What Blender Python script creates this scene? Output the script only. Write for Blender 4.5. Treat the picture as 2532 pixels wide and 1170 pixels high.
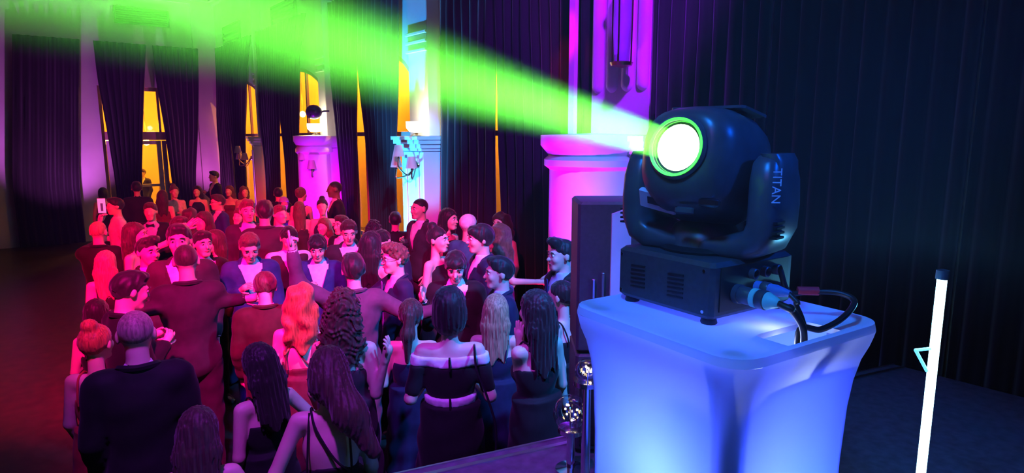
import bpy, math, random
import numpy as np
from mathutils import Vector, Matrix, Euler

for o in list(bpy.data.objects):
    bpy.data.objects.remove(o, do_unlink=True)
SC = bpy.context.scene
COL = SC.collection
R = math.radians

# ------------------------------------------------------------------ camera
F = 1554.0                      # focal length in pixels of the 2532 px wide frame
YAW, PITCH, CAMZ = 38.8, 9.0, 2.7
cam_d = bpy.data.cameras.new('camera')
cam_d.sensor_width = 36.0
cam_d.lens = F / 2532.0 * 36.0
cam_d.clip_start = 0.02
cam = bpy.data.objects.new('camera', cam_d)
COL.objects.link(cam)
cam.location = (0, 0, CAMZ)
cam.rotation_euler = (R(90 - PITCH), 0, R(-YAW))
SC.camera = cam

# ------------------------------------------------------------------ world, exposure
SC.view_settings.view_transform = 'Standard'
SC.view_settings.look = 'None'
SC.view_settings.exposure = 0.0
SC.view_settings.gamma = 1.0
SC.view_settings.use_curve_mapping = False
wd = bpy.data.worlds.new('night'); SC.world = wd
wd.use_nodes = True
wd.node_tree.nodes['Background'].inputs[0].default_value = (0.10, 0.05, 0.45, 1)
wd.node_tree.nodes['Background'].inputs[1].default_value = 0.012
cy = SC.cycles
cy.use_denoising = True
cy.max_bounces = 5; cy.diffuse_bounces = 2; cy.glossy_bounces = 3
cy.transmission_bounces = 4; cy.transparent_max_bounces = 8; cy.volume_bounces = 0
cy.sample_clamp_indirect = 4.0
cy.adaptive_threshold = 0.04
cy.caustics_reflective = False; cy.caustics_refractive = False

# ------------------------------------------------------------------ view helpers: camera frame -> hall frame
cY, sY = math.cos(R(YAW)), math.sin(R(YAW))
cP, sP = math.cos(R(PITCH)), math.sin(R(PITCH))
def W2(lx, ly, z=0.0):
    """camera-aligned ground coordinates (right, forward) -> hall coordinates"""
    return Vector((lx * cY + ly * sY, -lx * sY + ly * cY, z))
def ray(px, py):
    dx, dy = (px - 1266) / F, (585 - py) / F
    return W2(dx, cP + dy * sP, -sP + dy * cP)
CAM = Vector((0, 0, CAMZ))
def on_z(px, py, z):
    d = ray(px, py); return CAM + d * ((z - CAMZ) / d.z)
def on_x(px, py, x):
    d = ray(px, py); return CAM + d * (x / d.x)
def on_y(px, py, y):
    d = ray(px, py); return CAM + d * (y / d.y)
WX, WY = 5.0, 19.6              # side wall and back wall planes
STAGE_Z = 1.2
HAZE_DENSITY = 0.05

# ------------------------------------------------------------------ lights
def lamp(kind, name, loc, energy, color, target=None, parent=None, **kw):
    l = bpy.data.lights.new(name, kind); l.energy = energy; l.color = color
    for k, v in kw.items(): setattr(l, k, v)
    o = bpy.data.objects.new(name, l); COL.objects.link(o); o.location = loc
    if target is not None:
        o.rotation_euler = (Vector(target) - Vector(loc)).to_track_quat('-Z', 'Y').to_euler()
    return o
# stage wash lanterns, hung above the front of the stage to the left and right of the camera, plus added fill spots
lamp('SPOT', 'red_wash', W2(-3.2, 0.8, 5.4), 8500, (1, 0.0, 0.06), W2(-4.6, 8.0, 0.9), spot_size=R(40), spot_blend=0.6, shadow_soft_size=0.12)
lamp('SPOT', 'magenta_wash', W2(-1.4, 0.8, 5.4), 5600, (1, 0.0, 0.24), W2(-2.2, 6.2, 1.2), spot_size=R(43), spot_blend=0.7, shadow_soft_size=0.12)
lamp('SPOT', 'violet_wash', W2(-0.8, 1.3, 5.4), 1000, (0.45, 0.04, 1.0), W2(-0.8, 3.8, 1.3), spot_size=R(52), spot_blend=0.7, shadow_soft_size=0.12)
lamp('SPOT', 'blue_wash', W2(2.0, 2.4, 4.8), 2200, (0.03, 0.24, 1.0), W2(0.0, 5.0, 1.2), spot_size=R(56), spot_blend=0.9, shadow_soft_size=0.12)
lamp('SPOT', 'violet_pillar_fill', W2(0.9, 2.6, 5.8), 2000, (0.28, 0.0, 1.0), (WX - .2, 4.45, 4.0), spot_size=R(40), spot_blend=0.6, shadow_soft_size=0.12)  # added lamp, hung here to turn the reeded upper pilaster violet
lamp('SPOT', 'blue_fixture_fill', W2(-0.6, 0.3, 5.0), 520, (0.01, 0.20, 1.0), W2(0.8, 2.0, 2.3), spot_size=R(30), spot_blend=0.6, shadow_soft_size=0.2)  # added fill that lifts the moving head and plinth top in blue
lamp('SPOT', 'violet_column_fill', W2(-1.6, 3.0, 5.8), 5200, (0.36, 0.0, 1.0), on_x(806, 430, WX - .3), spot_size=R(8), spot_blend=0.5, shadow_soft_size=0.1)  # added in place of a floor uplighter that the crowd would block
lamp('SPOT', 'blue_pillar_fill', W2(0.2, 3.0, 5.8), 3400, (0.03, 0.36, 1.0), on_x(1032, 410, WX - .3), spot_size=R(11), spot_blend=0.4, shadow_soft_size=0.1)  # added spot so the blue reaches down the whole pillar
lamp('SPOT', 'green_laser_dot', W2(-0.6, 0.9, 5.2), 60, (0.2, 1.0, 0.0), on_z(790, 792, 1.48), spot_size=R(1.1), spot_blend=0.5, shadow_soft_size=0.01)
lamp('SPOT', 'amber_laser_dot', W2(-0.7, 0.9, 5.2), 60, (1.0, 0.35, 0.0), on_z(768, 782, 1.5), spot_size=R(1.0), spot_blend=0.5, shadow_soft_size=0.01)
lamp('SPOT', 'blue_rim_fill', W2(2.6, 0.9, 3.9), 240, (0.0, 0.10, 1.0), W2(0.72, 1.95, 2.5), spot_size=R(19), spot_blend=0.6, shadow_soft_size=0.12)  # added fill for a blue rim on the moving head's right arm
lamp('SPOT', 'wing_wash', W2(-1.2, -0.8, 4.6), 30, (0.50, 0.05, 0.8), W2(3.0, 3.6, 1.6), spot_size=R(60), spot_blend=0.9, shadow_soft_size=0.15)

# ------------------------------------------------------------------ materials
MATS = {}
def mat(name, color, rough=0.6, metal=0.0, emit=None, strength=0.0, noise=0.12, nscale=6.0, bump=0.0, sheen=0.0, spec=0.5):
    if name in MATS: return MATS[name]
    m = bpy.data.materials.new(name); m.use_nodes = True; MATS[name] = m
    nt = m.node_tree; b = nt.nodes['Principled BSDF']
    c = tuple(color) + (1,)
    b.inputs['Base Color'].default_value = c
    b.inputs['Roughness'].default_value = rough
    b.inputs['Metallic'].default_value = metal
    b.inputs['Specular IOR Level'].default_value = spec
    if sheen: b.inputs['Sheen Weight'].default_value = sheen
    if emit is not None:
        b.inputs['Emission Color'].default_value = tuple(emit) + (1,)
        b.inputs['Emission Strength'].default_value = strength
    if noise:
        tc = nt.nodes.new('ShaderNodeTexCoord'); n = nt.nodes.new('ShaderNodeTexNoise')
        n.inputs['Scale'].default_value = nscale; n.inputs['Detail'].default_value = 3
        nt.links.new(tc.outputs['Object'], n.inputs['Vector'])
        rp = nt.nodes.new('ShaderNodeValToRGB')
        rp.color_ramp.elements[0].position = 0.3; rp.color_ramp.elements[1].position = 0.7
        rp.color_ramp.elements[0].color = tuple(v * (1 - noise) for v in color) + (1,)
        rp.color_ramp.elements[1].color = tuple(min(1, v * (1 + noise)) for v in color) + (1,)
        nt.links.new(n.outputs['Fac'], rp.inputs['Fac'])
        nt.links.new(rp.outputs['Color'], b.inputs['Base Color'])
        if bump:
            bp = nt.nodes.new('ShaderNodeBump'); bp.inputs['Strength'].default_value = bump
            nt.links.new(n.outputs['Fac'], bp.inputs['Height']); nt.links.new(bp.outputs['Normal'], b.inputs['Normal'])
    return m
def glass_mat(name, tint=(1, 1, 1), gloss=0.12):
    m = bpy.data.materials.new(name); m.use_nodes = True; nt = m.node_tree
    nt.nodes.remove(nt.nodes['Principled BSDF'])
    t = nt.nodes.new('ShaderNodeBsdfTransparent'); t.inputs[0].default_value = tuple(tint) + (1,)
    g = nt.nodes.new('ShaderNodeBsdfGlossy'); g.inputs['Roughness'].default_value = 0.03
    fr = nt.nodes.new('ShaderNodeLayerWeight'); fr.inputs[0].default_value = 0.5
    pw = nt.nodes.new('ShaderNodeMath'); pw.operation = 'POWER'; pw.inputs[1].default_value = 4.0
    ml = nt.nodes.new('ShaderNodeMath'); ml.operation = 'MULTIPLY'; ml.inputs[1].default_value = 0.5
    ad = nt.nodes.new('ShaderNodeMath'); ad.operation = 'ADD'; ad.inputs[1].default_value = gloss
    nt.links.new(fr.outputs['Facing'], pw.inputs[0]); nt.links.new(pw.outputs[0], ml.inputs[0])
    mx = nt.nodes.new('ShaderNodeMixShader')
    nt.links.new(ml.outputs[0], ad.inputs[0]); nt.links.new(ad.outputs[0], mx.inputs[0])
    nt.links.new(t.outputs[0], mx.inputs[1]); nt.links.new(g.outputs[0], mx.inputs[2])
    nt.links.new(mx.outputs[0], nt.nodes['Material Output'].inputs['Surface'])
    return m
M_PLASTER = mat('cream_plaster', (0.78, 0.75, 0.70), 0.75, noise=0.05, nscale=2.5)
M_PILLAR = mat('painted_pillar', (0.80, 0.78, 0.76), 0.35, noise=0.04, nscale=3)
M_CURTAIN = mat('black_velvet', (0.007, 0.005, 0.006), 0.75, noise=0.35, nscale=2, sheen=0.25, spec=0.2)
M_FLOOR = mat('dark_parquet', (0.05, 0.035, 0.03), 0.35, noise=0.3, nscale=8)
M_STAGE = mat('stage_deck', (0.11, 0.12, 0.15), 0.45, noise=0.3, nscale=20)
M_ALU = mat('aluminium', (0.6, 0.6, 0.62), 0.35, 1.0, noise=0.05)
M_GRILLE = mat('dark_grille', (0.05, 0.06, 0.05), 0.6)
M_FOYER = mat('foyer_yellow_wall', (0.85, 0.66, 0.22), 0.8, noise=0.08, nscale=1.5)
M_WOOD = mat('window_wood', (0.55, 0.36, 0.26), 0.5)
M_GLASS = glass_mat('window_glass', (0.95, 0.97, 0.95), 0.02)
M_BLACKP = mat('black_plastic', (0.07, 0.072, 0.08), 0.32, noise=0.2, nscale=15)
M_BLACKM = mat('black_powder_coat', (0.05, 0.05, 0.055), 0.5, noise=0.2, nscale=60, bump=0.05)
M_RUBBER = mat('rubber', (0.01, 0.01, 0.01), 0.45)
M_CHROME = mat('chrome', (0.8, 0.8, 0.82), 0.12, 1.0, noise=0.02)
M_WHITE = mat('white_plastic', (0.75, 0.76, 0.78), 0.45)

# ------------------------------------------------------------------ mesh helpers
def tag(o, label=None, cat=None, group=None, kind=None):
    if label: o['label'] = label
    if cat: o['category'] = cat
    if group: o['group'] = group
    if kind: o['kind'] = kind
    return o
def empty(name, loc=(0, 0, 0), rz=0.0):
    o = bpy.data.objects.new(name, None); COL.objects.link(o)
    o.location = loc; o.rotation_euler = (0, 0, rz); o.empty_display_size = 0.1
    return o
def link(name, me, m, parent=None):
    o = bpy.data.objects.new(name, me); COL.objects.link(o)
    if m is not None:
        if len(me.materials) == 0: me.materials.append(m)
        elif me.materials[0] != m:
            o.material_slots[0].link = 'OBJECT'; o.material_slots[0].material = m
    o.parent = parent
    return o
class MB:
    def __init__(s): s.v = []; s.f = []
    def add(s, vs, fs):
        n = len(s.v); s.v += [tuple(q) for q in vs]; s.f += [tuple(n + i for i in q) for q in fs]; return s
    def box(s, x0, x1, y0, y1, z0, z1, bev=0.0):
        if bev <= 0:
            vs = [(x, y, z) for x in (x0, x1) for y in (y0, y1) for z in (z0, z1)]
            return s.add(vs, [(0, 1, 3, 2), (4, 6, 7, 5), (0, 4, 5, 1), (2, 3, 7, 6), (0, 2, 6, 4), (1, 5, 7, 3)])
        b = bev
        def ring(i, z): return [(x0 + i + b, y0 + i, z), (x1 - i - b, y0 + i, z), (x1 - i, y0 + i + b, z), (x1 - i, y1 - i - b, z),
                                (x1 - i - b, y1 - i, z), (x0 + i + b, y1 - i, z), (x0 + i, y1 - i - b, z), (x0 + i, y0 + i + b, z)]
        return s.loft([ring(b, z0), ring(0, z0 + b), ring(0, z1 - b), ring(b, z1)])
    def loft(s, rings, cap=True, closed=True):
        n = len(rings[0]); vs = [p for r_ in rings for p in r_]; fs = []
        for i in range(len(rings) - 1):
            for j in range(n if closed else n - 1):
                k = (j + 1) % n
                fs.append((i * n + j, i * n + k, (i + 1) * n + k, (i + 1) * n + j))
        if cap and closed:
            fs.append(tuple(reversed(range(n)))); fs.append(tuple((len(rings) - 1) * n + j for j in range(n)))
        return s.add(vs, fs)
    def lathe(s, prof, c=(0, 0, 0), n=20, axis='z', a0=0.0, a1=2 * math.pi, cap=True):
        full = abs(a1 - a0 - 2 * math.pi) < 1e-6
        rings = []
        for r_, h in prof:
            q = []
            for j in range(n + (0 if full else 1)):
                a = a0 + (a1 - a0) * j / n
                p = (r_ * math.cos(a), r_ * math.sin(a), h)
                if axis == 'x': p = (p[2], p[0], p[1])
                if axis == 'y': p = (p[1], p[2], p[0])
                q.append((c[0] + p[0], c[1] + p[1], c[2] + p[2]))
            rings.append(q)
        return s.loft(rings, cap, full)
    def tube(s, pts, r, n=8):
        pts = [Vector(p) for p in pts]
        rr = r if isinstance(r, (list, tuple)) else [r] * len(pts)
        rings = []; up = None
        for i, p in enumerate(pts):
            d = (pts[min(i + 1, len(pts) - 1)] - pts[max(i - 1, 0)]).normalized()
            if up is None: up = d.orthogonal().normalized()
            up = (up - d * up.dot(d)).normalized(); sd = d.cross(up)
            rings.append([p + (up * math.cos(2 * math.pi * j / n) + sd * math.sin(2 * math.pi * j / n)) * rr[i] for j in range(n)])
        return s.loft(rings)
    def xf(s, m):
        s.v = [tuple(m @ Vector(p)) for p in s.v]; return s
    def mesh(s, name, smooth=True, angle=40):
        me = bpy.data.meshes.new(name); me.from_pydata(s.v, [], s.f); me.validate()
        import bmesh
        bm = bmesh.new(); bm.from_mesh(me); bmesh.ops.recalc_face_normals(bm, faces=bm.faces); bm.to_mesh(me); bm.free()
        if smooth:
            me.polygons.foreach_set('use_smooth', [True] * len(me.polygons))
            me.set_sharp_from_angle(angle=R(angle))
        return me
    def build(s, name, m, parent=None, smooth=True, angle=40):
        return link(name, s.mesh(name, smooth, angle), m, parent)
def struct(o): o['kind'] = 'structure'; return o
def smoothpath(pts, n=6):
    """Catmull-Rom through the points"""
    P = [Vector(p) for p in pts]; P = [P[0] * 2 - P[1]] + P + [P[-1] * 2 - P[-2]]; out = []
    for i in range(1, len(P) - 2):
        for k in range(n):
            t = k / n
            out.append(0.5 * ((2 * P[i]) + (P[i + 1] - P[i - 1]) * t + (2 * P[i - 1] - 5 * P[i] + 4 * P[i + 1] - P[i + 2]) * t * t + (3 * P[i] - P[i - 1] - 3 * P[i + 1] + P[i + 2]) * t ** 3))
    return out + [P[-2]]

# ================================================================== THE HALL
CEIL = 6.9
struct(MB().box(-8, 9.5, -4, 24, -0.1, 0).build('floor', M_FLOOR, smooth=False))
struct(MB().box(-8, 9.5, -4, 24, CEIL, CEIL + 0.1).build('ceiling', M_PLASTER, smooth=False))
def px_y(px): return on_x(px, 340, WX).y
# pillars along the side wall (y ranges read from the photograph)
def px_f(px): return on_x(px, 340, WX - .40).y
PIL = {'d': (px_y(1655), px_f(1418)), 'a': (px_y(1096), px_f(984)), 'b': (px_y(838), px_f(768)), 'c': (px_y(662), px_f(618))}

def arched_wall(b, along, plane0, plane1, s0, s1, z1, o0, o1, spring, rise, n=16, flip=False):
    """wall slab between s0..s1 with an arched opening o0..o1; 'along' is 'y' (side wall) or 'x' (back wall)"""
    def P(s, z, d): return (d, s, z) if along == 'y' else (s, d, z)
    def slab(q):
        """q: list of (s,z) polygon, extruded plane0->plane1"""
        k = len(q)
        vs = [P(s, z, plane0) for s, z in q] + [P(s, z, plane1) for s, z in q]
        fs = [tuple(range(k)), tuple(reversed(range(k, 2 * k)))] + [(i, k + i, k + (i + 1) % k, (i + 1) % k) for i in range(k)]
        b.add(vs, fs)
    slab([(s0, 0), (o0, 0), (o0, z1), (s0, z1)]); slab([(o1, 0), (s1, 0), (s1, z1), (o1, z1)])
    c, rx = (o0 + o1) / 2, (o1 - o0) / 2
    pts = []
    for i in range(n + 1):
        a = math.pi * (1 - i / n); pts.append((c + rx * math.cos(a), spring + rise * math.sin(a)))
    for i in range(n):
        slab([pts[i], pts[i + 1], (pts[i + 1][0], z1), (pts[i][0], z1)])

wall = MB(); bays = [(PIL['c'][1], WY), (PIL['b'][1], PIL['c'][0]), (PIL['a'][1], PIL['b'][0]), (PIL['d'][1], PIL['a'][0])]
openings = []
for (y0, y1) in bays:
    o0, o1 = y0 + 0.04, y1 - 0.12
    openings.append((o0, o1))
    arched_wall(wall, 'y', WX, WX + 0.10, y0, y1, CEIL, o0, o1, 3.2, 0.95)
for k, (y0, y1) in PIL.items(): wall.box(WX, WX + 0.10, y0, y1, 0, CEIL)
wall.box(WX, WX + 0.10, -4, PIL['d'][0], 0, CEIL)
struct(wall.build('wall_side', M_PLASTER, smooth=False))
# back wall with the french doors
bw = MB()
XO0, XO1 = on_y(252, 340, WY).x, on_y(470, 340, WY).x
ZT = 4.02
bw.box(-8, XO0, WY, WY + 0.35, 0, CEIL); bw.box(XO1, WX + 0.10, WY, WY + 0.35, 0, CEIL); bw.box(XO0, XO1, WY, WY + 0.35, ZT, CEIL)
struct(bw.build('wall_back', M_PLASTER, smooth=False))
# cornices
tr = MB()
for i, (d, z0, z1) in enumerate([(0.10, 6.30, 6.38), (0.18, 6.38, 6.50), (0.28, 6.50, 6.62)]):
    tr.box(WX - d, WX, -4, WY, z0, z1)
struct(tr.build('trim_1', M_PLASTER, smooth=False))
tr = MB()
for i, (d, z0, z1) in enumerate([(0.10, 6.30, 6.38), (0.18, 6.38, 6.50), (0.28, 6.50, 6.62)]):
    tr.box(-8, WX, WY - d, WY, z0, z1)
struct(tr.build('trim_2', M_PLASTER, smooth=False))
# corner pilaster
cx0 = on_y(492, 340, WY).x
struct(MB().box(cx0, WX - 0.02, WY - 0.12, WY, 0, 6.3).build('trim_3', M_PLASTER, smooth=False))
# foyer shell behind the windows
fy = MB(); fy.box(8.3, 8.5, -4, 24, 0, 5.5); fy.box(-8, 8.5, 23.4, 23.6, 0, 5.5)
struct(fy.build('wall_foyer', M_FOYER, smooth=False))
struct(MB().box(WX + 0.10, 8.5, -4, 24, 5.4, 5.5).box(-8, WX + 0.10, WY + 0.35, 23.6, 5.4, 5.5).build('ceiling_foyer', M_FOYER, smooth=False))

# air grilles
def grille(along, a0, a1, z0, z1, label):
    root = empty('air_grille', (WX, (a0 + a1) / 2, z0) if along == 'y' else ((a0 + a1) / 2, WY, z0), R(90) if along == 'y' else 0)
    tag(root, label, 'grille', 'air grilles above the curtains')
    w, h = abs(a1 - a0) / 2, z1 - z0
    sg = 1 if along == 'y' else -1
    b = MB()
    for x0, x1, p, q in ((-w, w, 0, 0.04), (-w, w, h - 0.04, h), (-w, -w + 0.04, 0.04, h - 0.04), (w - 0.04, w, 0.04, h - 0.04)):
        b.box(x0, x1, min(0, sg * 0.05), max(0, sg * 0.05), p, q)
    b.build('frame', M_GRILLE, root, False)
    MB().box(-w + .03, w - .03, min(0, sg * 0.01), max(0, sg * 0.01), .03, h - .03).build('backing', M_RUBBER, root, False)
    n = 6
    sl = None
    for i in range(n):
        z = 0.04 + (h - 0.08) * (i + 0.5) / n
        if sl is None:
            sl = MB().add([(-w + .04, sg * .012, -.012), (w - .04, sg * .012, -.012), (w - .04, sg * .04, .012), (-w + .04, sg * .04, .012),
                           (-w + .04, sg * .012, -.004), (w - .04, sg * .012, -.004), (w - .04, sg * .04, .02), (-w + .04, sg * .04, .02)],
                          [(0, 1, 2, 3), (4, 7, 6, 5), (0, 4, 5, 1), (1, 5, 6, 2), (2, 6, 7, 3), (3, 7, 4, 0)]).mesh('slat', False)
        o = link('slat', sl, M_GRILLE, root); o.location.z = z
g0, g1 = on_y(285, 78, WY), on_y(420, 84, WY)
grille('x', g0.x, g1.x, 5.62, 6.05, 'dark wide air grille on the end wall above the french doors')
for (pa, pb, ya, yb, lab) in ((553, 594, 68, 51, 'small dark air grille beside the hall corner, above the farthest side curtains'),
                              (673, 733, 17, -8, 'dark air grille on the side wall above the second pair of curtains from the corner')):
    p, q = on_x(pa, ya, WX), on_x(pb, yb, WX)
    grille('y', q.y, p.y, (p.z + q.z) / 2 - 0.52, (p.z + q.z) / 2, lab)

# windows (frame, mullions, panes)
def arch_window(idx, o0, o1):
    root = struct(empty('window_%d' % idx, (WX + 0.055, (o0 + o1) / 2, 0)))
    w, spring, rise = (o1 - o0) / 2, 3.2, 0.95
    outer, inner = [], []
    for i in range(17):
        a = math.pi * (1 - i / 16)
        outer.append((w * math.cos(a), spring + rise * math.sin(a))); inner.append(((w - .08) * math.cos(a), spring + (rise - .08) * math.sin(a)))
    b = MB(); outer = [(-w, 0)] + outer + [(w, 0)]; inner = [(-w + .08, 0)] + inner + [(w - .08, 0)]
    for i in range(len(outer) - 1):
        q = [outer[i], outer[i + 1], inner[i + 1], inner[i]]
        b.add([(d, y, z) for d in (-.04, .04) for y, z in q], [(0, 1, 2, 3), (7, 6, 5, 4)] + [(j, (j + 1) % 4, 4 + (j + 1) % 4, 4 + j) for j in range(4)])
    b.build('window_frame', M_WOOD, root, False)
    for y in (-w / 3, w / 3):
        zt = spring + rise * math.sqrt(max(0, 1 - (y / w) ** 2)) - .04
        MB().box(-.025, .025, y - .03, y + .03, 0, zt).build('mullion', M_WOOD, root, False)
    for z in (0.95, 2.75):
        MB().box(-.024, .024, -w + .04, w - .04, z - .035, z + .035).build('transom', M_WOOD, root, False)
    ys = [-w + .08, -w / 3, w / 3, w - .08]
    for i in range(3):
        for z0, z1 in ((0.02, 0.95), (0.95, 2.75)):
            MB().box(-.004, .004, ys[i], ys[i + 1], z0, z1).build('pane', M_GLASS, root, False)
        q = [(ys[i], 2.75), (ys[i + 1], 2.75)]
        for k in range(9):
            y = ys[i + 1] + (ys[i] - ys[i + 1]) * k / 8
            q.append((y, spring + (rise - .06) * math.sqrt(max(0, 1 - (y / w) ** 2))))
        n = len(q)
        MB().add([(d, y, z) for d in (-.004, .004) for y, z in q], [tuple(range(n)), tuple(reversed(range(n, 2 * n)))] + [(j, n + j, n + (j + 1) % n, (j + 1) % n) for j in range(n)]).build('pane', M_GLASS, root, False)
for i, (o0, o1) in enumerate(openings): arch_window(i + 1, o0, o1)
# french doors in the end wall
root = struct(empty('door_1', ((XO0 + XO1) / 2, WY + 0.2, 0)))
w = (XO1 - XO0) / 2
b = MB().box(-w, -w + .09, -.05, .05, 0, ZT).box(w - .09, w, -.05, .05, 0, ZT).box(-w + .09, w - .09, -.05, .05, ZT - .1, ZT).box(-w + .09, w - .09, -.07, .07, 2.62, 2.84)
b.build('door_frame', M_WOOD, root, False)
M_DOORW = mat('door_white', (0.78, 0.72, 0.66), 0.5)
xs = [-w + .09, -w / 3, w / 3, w - .09]
for i in range(3):
    b = MB(); x0, x1 = xs[i] + .01, xs[i + 1] - .01
    b.box(x0, x0 + .11, -.03, .03, 0.02, 2.6).box(x1 - .11, x1, -.03, .03, 0.02, 2.6)
    for z0, z1 in ((0.02, .55), (1.35, 1.42), (2.5, 2.6)): b.box(x0 + .11, x1 - .11, -.028, .028, z0, z1)
    leaf = b.build('door_leaf', M_DOORW, root, False)
    MB().box(x0 + .11, x1 - .11, -.004, .004, .55, 1.35).build('pane', M_GLASS, leaf, False)
    MB().box(x0 + .11, x1 - .11, -.004, .004, 1.42, 2.5).build('pane', M_GLASS, leaf, False)
    MB().box(xs[i] + .02, xs[i + 1] - .02, -.004, .004, 2.84, ZT - .1).build('pane', M_GLASS, root, False)
    if i: MB().box(xs[i] - .03, xs[i] + .03, -.03, .03, 2.84, ZT - .1).build('mullion', M_WOOD, root, False)

# ================================================================== pillars, sconces, uplights
def plane_pt(px, z, along, plane):
    """point of the vertical plane seen in image column px at height z"""
    py = 340.0
    for _ in range(12):
        p = on_x(px, py, plane) if along == 'y' else on_y(px, py, plane)
        dep = p.x * sY + p.y * cY
        py -= (z - p.z) * F / dep
    return p
M_SHADE = mat('lamp_shade_fabric', (0.62, 0.45, 0.42), 0.8)
M_BRASS = mat('brass', (0.35, 0.25, 0.12), 0.3, 1.0)
M_LAMPGLOW = mat('lamp_glow', (1, 0.95, 0.8), 0.5, emit=(1.0, 0.92, 0.70), strength=9.0, noise=0)
def sconce(y, z, x, label, sy=1.0):
    root = tag(empty('wall_sconce', (x, y, z)), label, 'wall lamp', 'branched wall sconces on the pillars')
    MB().lathe([(0.0, 0), (0.06, 0), (0.05, 0.02), (0.02, 0.03), (0.0, 0.03)], n=16).xf(Matrix.Rotation(R(-90), 4, 'Y')).build('back_plate', M_BRASS, root)
    for dy, dz, dx in ((-0.22, -0.06, -0.22), (0.22, -0.06, -0.22), (0.0, 0.10, -0.30)):
        p = [(-.02, 0, 0), (dx * .5, dy * .4, -.14), (dx, dy, dz - .12), (dx, dy, dz)]
        arm = MB().tube(smoothpath(p), 0.011, 8).build('arm', M_BRASS, root)
        MB().lathe([(0.012, 0), (0.03, 0.005), (0.012, 0.012), (0.012, 0.06)], (dx, dy, dz), 12).build('candle_cup', M_BRASS, arm)
        MB().lathe([(0.085, 0.03), (0.05, 0.19), (0.046, 0.19), (0.08, 0.03)], (dx, dy, dz), 16).build('shade', M_SHADE, arm)
def uplight(y, z, x, label, energy=60):
    root = tag(empty('uplight_bowl', (x, y, z)), label, 'uplight', 'white glowing uplights on the pillar ledges')
    MB().lathe([(0.05, 0), (0.07, 0.01), (0.02, 0.02), (0.02, 0.05), (0.0, 0.05)], n=16).build('stand', M_BRASS, root)
    MB().lathe([(0.02, 0.045), (0.10, 0.06), (0.145, 0.11), (0.15, 0.20), (0.14, 0.20), (0.135, 0.12), (0.09, 0.075), (0.0, 0.06)], n=20).build('bowl', M_LAMPGLOW, root)
    lamp('POINT', 'uplight_lamp', (x - 0.02, y, z + 0.30), energy, (1.0, 0.86, 0.55), shadow_soft_size=0.08)
def pillar(key, label, y0, y1, round_at=None, flutes=False):
    yc, hw = (y0 + y1) / 2, (y1 - y0) / 2
    root = tag(empty('pillar', (WX, yc, 0)), label, 'pillar', 'pillars between the window bays')
    MB().box(-.35, 0, -hw, hw, 0, 2.50, .015).build('shaft', M_PILLAR, root, angle=30)
    MB().box(-.38, 0, -hw - .03, hw + .03, 0, .18, .01).build('base', M_PILLAR, root, angle=30)
    p = MB()
    for d, z0, z1 in ((.03, 2.50, 2.54), (.06, 2.54, 2.60), (.10, 2.60, 2.66), (.13, 2.66, 2.71)):
        p.box(-.35 - d, 0, -hw - d * .6, hw + d * .6, z0, z1)
    p.build('ledge', M_PILLAR, root, False)
    u = hw * 0.86
    MB().box(-.22, 0, -u, u, 2.71, 6.3, .01).build('pilaster', M_PILLAR, root, angle=30)
    for s in (-1, 1): MB().box(-.35 - .025, -.35, s * hw * .55 - .04, s * hw * .55 + .04, .25, 2.4, .008).build('moulding', M_PILLAR, root, angle=30)
    for z in (3.9, 4.02, 4.14):
        if not flutes: MB().box(-.26, -.22, -u - .02, u + .02, z, z + .04, .006).build('band', M_PILLAR, root, angle=30)
    if round_at is not None:
        yy, r = round_at
        MB().lathe([(r * 1.15, 0), (r * 1.15, .15), (r, .2), (r * .96, 2.38), (r * 1.08, 2.42), (r * 1.08, 2.48), (r * .98, 2.52), (r * 1.16, 2.62), (r * 1.16, 2.72), (0, 2.74)], (-.38, yy - yc, 0), 24).build('round_column', M_PILLAR, root)
    if flutes:
        n = 4; wv = 2 * u / n
        for i in range(n):
            c = -u + wv * (i + .5); q = []
            r = wv * .40
            for j in range(7):
                a = math.pi / 2 * j / 6
                q.append((r * math.sin(a), 3.13 - 0.0 + r * (1 - math.cos(a))))
            q.append((r, 6.2)); q.append((0, 6.28))
            MB().lathe(q, (-.20, c, 0), 18).build('reed', M_PILLAR, root)
    return root
pillar('c', 'pale pillar nearest the far corner of the hall, lilac lit', *PIL['c'])
pillar('b', 'pillar with a glossy purple-lit round column at its side', *PIL['b'], round_at=(PIL['b'][0] + 0.25, 0.33))
pillar('a', 'bright blue-lit pillar with moulded ledge, left of the wide black curtains', *PIL['a'])
pillar('d', 'wide reeded pillar lit violet behind the moving head light', *PIL['d'], round_at=((PIL['d'][0] + PIL['d'][1]) / 2 + .18, 0.46), flutes=True)
pa = plane_pt(1032, 2.30, 'y', WX - .36); sconce(pa.y, pa.z, WX - .36, 'three-armed wall sconce with small shades on the blue-lit pillar')
pa = plane_pt(788, 2.15, 'y', WX - .36); sconce(pa.y, pa.z, WX - .36, 'pink-lit branched wall sconce beside the purple round column')
pa = plane_pt(622, 2.2, 'y', WX - .36); sconce(pa.y, pa.z, WX - .36, 'dim branched wall sconce on the pillar nearest the hall corner')
pa = plane_pt(1045, 2.72, 'y', WX - .33); uplight(pa.y, 2.713, WX - .425, 'white glowing uplight on the ledge of the blue-lit pillar', 10)
pa = plane_pt(793, 2.72, 'y', WX - .33); uplight(pa.y, 2.743, WX - .425, 'white glowing uplight beside the dark ball speaker', 10)
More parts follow.
